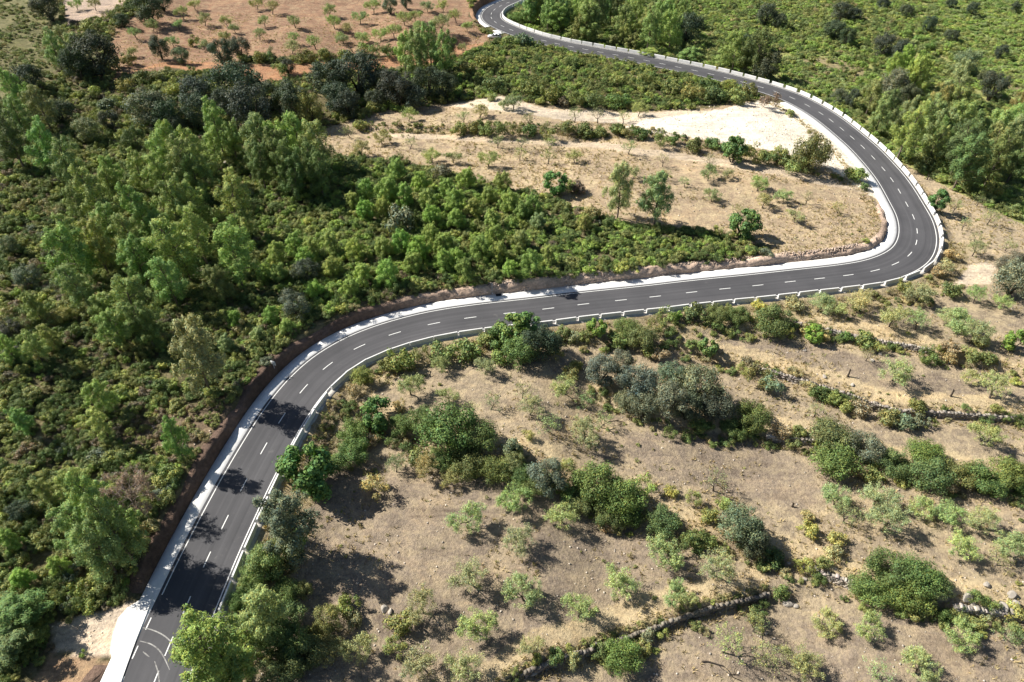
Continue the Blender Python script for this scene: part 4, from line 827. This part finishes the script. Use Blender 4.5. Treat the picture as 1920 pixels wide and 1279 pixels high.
def car():
    x, y, z = hit(927, 72)
    root = link('parked_car', None, label='white car parked on the red track beside the far bend', cat='car'); root.location = (x, y, z); root.rotation_euler = (0, 0, R(174))
    L, W = 4.3, 1.78
    sec = [(-2.15, .45, .80, .74), (-2.05, .32, .95, .84), (-1.4, .28, 1.0, .88), (-.7, .26, 1.02, .89), (.4, .26, 1.02, .89), (1.1, .27, 1.0, .88), (1.8, .32, .90, .84), (2.12, .42, .74, .74)]
    def loft(rows, mat, name):
        V = []; Q = []; n_ = len(rows[0])
        for r_ in rows: V += r_
        for i in range(len(rows) - 1):
            for k in range(n_): Q.append((i * n_ + k, i * n_ + (k + 1) % n_, (i + 1) * n_ + (k + 1) % n_, (i + 1) * n_ + k))
        mbx = MB(); mbx.add(V, Q); e = len(rows) - 1
        for b in (0, e * n_):
            cn = len(mbx.v); c_ = np.mean(np.array(V[b:b + n_]), 0); mbx.add([tuple(c_)] + V[b:b + n_], [(0, k + 1, (k + 1) % n_ + 1, (k + 1) % n_ + 1) for k in range(n_)])
        return mbx.mesh(name, mat, True)
    rows = [[(a, -w_, b + .08), (a, -w_ * .94, b), (a, w_ * .94, b), (a, w_, b + .08), (a, w_, t - .12), (a, w_ * .88, t), (a, -w_ * .88, t), (a, -w_, t - .12)] for a, b, t, w_ in sec]
    body = link('body', loft(rows, M_CAR, 'car_body'), root)
    cab = [(-2.0, .92, .78, .01), (-1.75, .95, .80, .48), (-1.2, .98, .82, .60), (-.2, .98, .82, .62), (.25, .98, .82, .56), (1.0, .98, .80, .02)]
    rows = [[(a, -w_, b), (a, w_, b), (a, w_ - .17 * h / .6, b + h), (a, -w_ + .17 * h / .6, b + h)] for a, b, w_, h in cab]
    link('cabin', loft(rows, M_CAR, 'car_cabin'), root)
    def pane(P_, name):
        mbx = MB(); P_ = [Vector(p) for p in P_]; nn = (P_[1] - P_[0]).cross(P_[2] - P_[0]).normalized() * .012
        mbx.add([p + nn for p in P_] + [p - nn for p in P_], [(0, 1, 2, 3), (7, 6, 5, 4), (0, 4, 5, 1), (1, 5, 6, 2), (2, 6, 7, 3), (3, 7, 4, 0)]); link(name, mbx.mesh(name, M_GLASS), root)
    for s in (-1, 1):
        pane([(-.05, s * .815, 1.04), (.72, s * .805, 1.04), (.22, s * .70, 1.50), (-.05, s * .67, 1.53)], 'side_window')
        pane([(-1.05, s * .815, 1.04), (-.15, s * .815, 1.04), (-.15, s * .67, 1.53), (-1.05, s * .68, 1.52)], 'side_window')
        pane([(-1.7, s * .805, 1.04), (-1.15, s * .815, 1.04), (-1.15, s * .68, 1.50), (-1.6, s * .72, 1.36)], 'side_window')
    pane([(.98, -.72, 1.03), (.98, .72, 1.03), (.30, .60, 1.52), (.30, -.60, 1.52)], 'windscreen'); pane([(-2.0, -.7, 1.0), (-2.0, .7, 1.0), (-1.78, .6, 1.38), (-1.78, -.6, 1.38)], 'rear_window')
    for a in (-1.35, 1.32):
        for s in (-1, 1):
            mbx = MB(); c_ = [(a + .33 * math.cos(k * math.pi / 8), .33 + .33 * math.sin(k * math.pi / 8)) for k in range(16)]
            V = [(p, s * .70, q) for p, q in c_] + [(p, s * .92, q) for p, q in c_] + [(a, s * .70, .33), (a, s * .92, .33)]
            mbx.add(V, [(k, (k + 1) % 16, (k + 1) % 16 + 16, k + 16) for k in range(16)] + [(k + 16, (k + 1) % 16 + 16, 33, 33) for k in range(16)] + [(k, (k + 1) % 16, 32, 32) for k in range(16)])
            wh = link('wheel', mbx.mesh('wheel', M_TYRE), root)
            mbx = MB(); c_ = [(a + .2 * math.cos(k * math.pi / 5), .33 + .2 * math.sin(k * math.pi / 5)) for k in range(10)]; mbx.add([(p, s * .935, q) for p, q in c_] + [(a, s * .94, .33)], [(k, (k + 1) % 10, 10, 10) for k in range(10)]); link('rim', mbx.mesh('rim', M_STEEL), wh)
    for s in (-1, 1):
        mbx = MB(); mbx.box((2.06, s * .58, .68), (.16, .34, .14)); link('headlight', mbx.mesh('headlight', M_LENS), root)
car()

# ------------------------------------------------------------------ ground cover nobody could count
cov = bpy.data.collections.new('shrub_shapes')
tints_cov = ['olive', 'green', 'yellow', 'deep', 'brown', 'pale', 'young', 'dry', 'grey', 'bright']
TINT['dryscrub'] = (.22, .18, .09)
seeds_px = {'olive': (120,900), 'green': (170,860), 'yellow': (200,560), 'deep': (110,830), 'brown': (300,815), 'pale': (900,170), 'young': (760,470), 'dry': (350,800), 'grey': (60,430), 'bright': (1700,60)}
proto_idx = {}
def tint_mesh(me, t):
    a = me.attributes['Col']; b = np.empty(len(a.data) * 4, np.float32); a.data.foreach_get('color', b); b = b.reshape(-1, 4); b[:, :3] *= np.array(t, np.float32); a.data.foreach_set('color', b.ravel())
names_sorted = []
for tn in tints_cov:
    for v in range(3):
        px, py = seeds_px[tn]; o = plant('S', px + v * 22, py + v * 13, 26, tn)
        o.data = PROTO['S'][(v * 2 + len(names_sorted)) % 6][0].copy(); o.color = (1, 1, 1, 1); tint_mesh(o.data, TINT[tn]); cov.objects.link(o); names_sorted.append((tn, o))
order = {ob.name: i for i, ob in enumerate(sorted(cov.objects, key=lambda q: q.name))}
for tn, ob in names_sorted: proto_idx.setdefault(tn, []).append(order[ob.name])

def in_any(px, py, polys):
    m_ = np.zeros(px.shape, bool)
    for p in polys: m_ |= in_poly(px, py, p)
    return m_
def scatter(n, xr, yr, seed):
    g = np.random.default_rng(seed); x = g.uniform(*xr, n); y = g.uniform(*yr, n); z = hz(x, y); px, py = proj(x, y, z); d, lf = road_dist(x, y)
    vis = (px > -160) & (px < 2080) & (py > -60) & (py < 1420); return g, x, y, z, px, py, d, lf, vis
pts = []; idxs = []; scl = []
def put(mask, x, y, z, g, pal, wts, smin, smax, zs=1.0):
    k = np.where(mask)[0]; ch = g.choice(len(pal), len(k), p=np.array(wts) / sum(wts))
    for j, c in zip(k, ch):
        pts.append((x[j], y[j], z[j] - .05)); idxs.append(random.choice(proto_idx[pal[c]]))
        s = smin + (smax * 1.15 - smin) * g.random() ** 1.7; scl.append((s, s * g.uniform(.8, 1.2), s * g.uniform(.7, 1.15) * zs))
FIELDS = [P_RED, P_PALE, P_RTRACK, P_MID, P_GRAV, P_OUT, P_TRK, P_TRACKBL, P_DIRTBL]
g, x, y, z, px, py, d, lf, vis = scatter(120000, (-230, 230), (10, 330), 91)
n1 = fbm(x, y, 16, 95, 3); n2 = fbm(x, y, 7, 99, 3)
fields = in_any(px + 6 * n2, py + 6 * n2, FIELDS); low = in_poly(px, py, P_LOW) | ((~lf) & (y < 100)); dry = in_poly(px, py, P_DRYL); mead = in_poly(px, py, P_MEADOW)
base = vis & ~fields & (d > np.where((py < 178) & (px > 985) & (px < 1500) & lf, 4.9, 6.75)) & ~low
gap = (n2 + n1 * .6) > 0.6
leftm = base & lf & ~dry & ~mead & ~gap
young = leftm & in_poly(px, py, [(480,300),(880,330),(1100,420),(1300,440),(1440,470),(1000,540),(760,560),(560,600),(480,520)])
upper = leftm & in_poly(px, py, [(640,60),(1560,60),(1560,230),(640,230)])
put(young, x, y, z, g, ['young', 'olive', 'green', 'yellow'], [4, 3, 2, 1], 1.0, 2.6)
put(upper, x, y, z, g, ['olive', 'green', 'yellow', 'young', 'deep'], [4, 3, 1.6, 2, 1], 1.0, 2.6)
rest = leftm & ~young & ~upper
put(rest & (n1 > 0), x, y, z, g, ['olive', 'green', 'yellow', 'dry', 'deep', 'brown'], [5, 3, 3, 1, .8, .8], .8, 2.5)
put(rest & (n1 <= 0), x, y, z, g, ['olive', 'green', 'deep', 'brown', 'grey', 'yellow'], [5, 3, 1.5, 1, .7, 2], .8, 2.6)
put(base & lf & dry, x, y, z, g, ['dry', 'brown', 'olive', 'yellow'], [2, 2, 3, 1], .5, 1.5)
put(base & lf & mead & (n2 > -.12), x, y, z, g, ['pale', 'olive', 'green', 'dry'], [2, 3, 1, 1], .5, 1.5)
clr = in_any(px, py, P_CLEAR); hillr = base & ~lf & (y > 90) & (~clr | (g.random(len(x)) < .5)); hl = hillr & in_poly(px, py, P_HILL)
put(hillr & ~hl & ~(n2 > .36), x, y, z, g, ['young', 'olive', 'yellow', 'pale', 'green', 'dry'], [4, 3, 1.5, 2, 3.5, .4], .9, 3.2, .85)
put(hl & (n1 > -.3), x, y, z, g, ['young', 'pale', 'olive', 'bright', 'yellow'], [4, 3, 3, 2, 1.5], .8, 3.0, .7)
gg, x4, y4, z4, px4, py4, d4, lf4, vis4 = scatter(26000, (-150, 40), (15, 150), 191)
fill = vis4 & lf4 & (d4 > 7.2) & ~in_any(px4, py4, FIELDS) & ~in_poly(px4, py4, P_MEADOW)
put(fill & ~in_poly(px4, py4, P_DRYL), x4, y4, z4, gg, ['olive', 'green', 'young', 'deep', 'brown', 'yellow'], [4, 5, 1.5, 3, .8, 1], .7, 2.0)
put(fill & in_poly(px4, py4, P_DRYL), x4, y4, z4, gg, ['olive', 'brown', 'dry', 'green'], [4, 3, 1, 1], .6, 1.5)
# verge behind the lower barrier and the terrace edges
verge = vis & ~lf & (y < 112) & (d > 5.4) & (d < 10.5) & ~fields & (n2 > -.12)
put(verge & (g.random(len(x)) < .8), x, y, z, g, ['olive', 'dry', 'green', 'yellow', 'brown'], [4, 3, 2, 1, .6], .6, 1.7)
for k in 'ABCDE':
    lx, ly = terr_line[k]; gy_ = np.interp(x, lx, ly); e = (np.abs(y - gy_ + 1.3) < 1.9) & (x > lx[0]) & (x < lx[-1]) & vis & (d > 6.5) & ~lf
    put(e & (g.random(len(x)) < (.55 if k in 'ABE' else .85)) & (n2 > -.3), x, y, z, g, ['olive', 'dry', 'green', 'yellow', 'deep'], [3, 1.5, 3, 1, 1.5], .7, 2.2)
lx, ly = terr_line['E']; e = y4 - np.interp(x4, lx, ly)
putE = scatter(60000, (-10, 45), (20, 60), 233); gE, xE, yE, zE = putE[0], putE[1], putE[2], putE[3]; e = yE - np.interp(xE, lx, ly); put((e > -.25) & (e < .7) & (xE > lx[0]) & (xE < lx[-1]) & (gE.random(len(xE)) < .35), xE, yE, zE, gE, ['dry', 'olive', 'yellow'], [6, 2, 1], .3, .8, .8)
lx, ly = terr_line['F']; gy_ = np.interp(x, lx, ly); e = (np.abs(y - gy_) < 1.5) & (x > lx[0]) & (x < lx[-1]) & lf & vis & (d > 8)
put(e & (g.random(len(x)) < .8), x, y, z, g, ['olive', 'green', 'dry', 'yellow'], [3, 3, 1, 1], .7, 1.7)
put(vis & (low | in_any(px, py, [P_MID, P_OUT])) & ~in_any(px, py, [P_GRAV, P_TRK]) & (d > 9) & (n1 > .15) & (g.random(len(x)) < .12), x, y, z, g, ['dry', 'olive', 'yellow'], [4, 2, 1], .35, .9)
pts = np.array(pts, np.float32); idxs = np.array(idxs, np.int32); scl = np.array(scl, np.float32)
me = bpy.data.meshes.new('scrub'); me.vertices.add(len(pts)); me.vertices.foreach_set('co', pts.ravel())
a = me.attributes.new('pick', 'INT', 'POINT'); a.data.foreach_set('value', idxs)
a = me.attributes.new('size', 'FLOAT_VECTOR', 'POINT'); a.data.foreach_set('vector', scl.ravel())
rot = np.zeros((len(pts), 3), np.float32); rot[:, 2] = rng.random(len(pts)) * 6.283; rot[:, 0] = rng.normal(size=len(pts)) * .12
a = me.attributes.new('turn', 'FLOAT_VECTOR', 'POINT'); a.data.foreach_set('vector', rot.ravel())
ob = link('scrub', me, kind='stuff', label='low mediterranean scrub covering slopes, verges and terrace edges', cat='scrub')
gn = bpy.data.node_groups.new('scrub_instances', 'GeometryNodeTree')
gn.interface.new_socket('Geometry', in_out='INPUT', socket_type='NodeSocketGeometry'); gn.interface.new_socket('Geometry', in_out='OUTPUT', socket_type='NodeSocketGeometry')
gi, go = gn.nodes.new('NodeGroupInput'), gn.nodes.new('NodeGroupOutput')
ci = gn.nodes.new('GeometryNodeCollectionInfo'); ci.inputs['Collection'].default_value = cov; ci.inputs['Separate Children'].default_value = True; ci.inputs['Reset Children'].default_value = True
ip = gn.nodes.new('GeometryNodeInstanceOnPoints'); ip.inputs['Pick Instance'].default_value = True
def named(nm, ty):
    q = gn.nodes.new('GeometryNodeInputNamedAttribute'); q.data_type = ty; q.inputs['Name'].default_value = nm; return q.outputs['Attribute']
gn.links.new(gi.outputs[0], ip.inputs['Points']); gn.links.new(ci.outputs[0], ip.inputs['Instance'])
gn.links.new(named('pick', 'INT'), ip.inputs['Instance Index']); gn.links.new(named('turn', 'FLOAT_VECTOR'), ip.inputs['Rotation']); gn.links.new(named('size', 'FLOAT_VECTOR'), ip.inputs['Scale'])
gn.links.new(ip.outputs[0], go.inputs[0])
ob.modifiers.new('instances', 'NODES').node_group = gn

# dry grass tufts
g, x, y, z, px, py, d, lf, vis = scatter(420000, (-150, 190), (12, 240), 131)
n1 = fbm(x, y, 9, 135, 4)
lowm = in_poly(px, py, P_LOW); bare = in_any(px, py, P_BARE); midm = in_poly(px, py, P_MID) & ~in_any(px, py, [P_GRAV, P_PATH, P_PALEBAND]); outm = in_poly(px, py, P_OUT) & ~in_poly(px, py, P_TRK); redm = in_poly(px, py, P_RED)
pr = np.where(lowm, np.where(bare, .04, .16) + n1 * .6, 0) + np.where(midm, .18 + n1 * .6, 0) + np.where(outm, .25 + n1 * .5, 0) + np.where(redm, .06 + n1 * .25, 0)
for k in 'ABCDEF':
    lx, ly = terr_line[k]; gy_ = np.interp(x, lx, ly); pr = np.where((np.abs(y - gy_ + .3) < 1.6) & (x > lx[0]) & (x < lx[-1]) & (d > 6.5) & (lf if k == 'F' else ~lf), 1.0 if k == 'E' else .75, pr)
pr = np.where((~lf) & (d < 9) & (y < 110), .7, pr); pr = np.where(lf & (d > 6.6) & (d < 8.6) & (px > 620), .8, pr)
k = np.where(vis & (d > 5.2) & ~(lf & (d < 6.6)) & (g.random(len(x)) < pr) & ~in_any(px, py, [P_TRACKBL, P_DIRTBL]))[0]
n_ = len(k); nb = 5; K = np.repeat(k, nb); m_ = len(K)
hgt = np.repeat(g.uniform(.15, .5, n_), nb) * g.uniform(.7, 1.2, m_); ang = g.uniform(0, 6.28, m_); ln = g.uniform(.1, .5, m_); off = g.normal(size=(m_, 2)) * .12
p0 = np.c_[x[K] + off[:, 0], y[K] + off[:, 1], z[K] - .03]; wv = np.c_[-np.sin(ang), np.cos(ang), np.zeros(m_)] * (.05 + .04 * g.random((m_, 1)))
tip = p0 + np.c_[np.cos(ang) * ln * hgt * 1.6, np.sin(ang) * ln * hgt * 1.6, hgt]
V = np.stack([p0 - wv, p0 + wv, tip], 1).reshape(-1, 3); Fq = np.arange(3 * m_).reshape(m_, 3)
v = np.repeat(g.uniform(.7, 1.25, n_), nb); gr = np.repeat(g.random(n_) < .10, nb)
cc = np.where(gr[:, None], np.array((.26, .27, .09)), np.array((.45, .355, .20))) * v[:, None]
o = link('dry_grass', mesh_np('dry_grass', V, Fq, M_DRY, cc), kind='stuff', label='tufts of dead straw-coloured grass over the fields', cat='grass'); o.color = (1, 1, 1, 1)
finish_labels()
print('plants', cnt[0], 'scrub', len(pts), 'grass blades', m_, 'road', S_END)
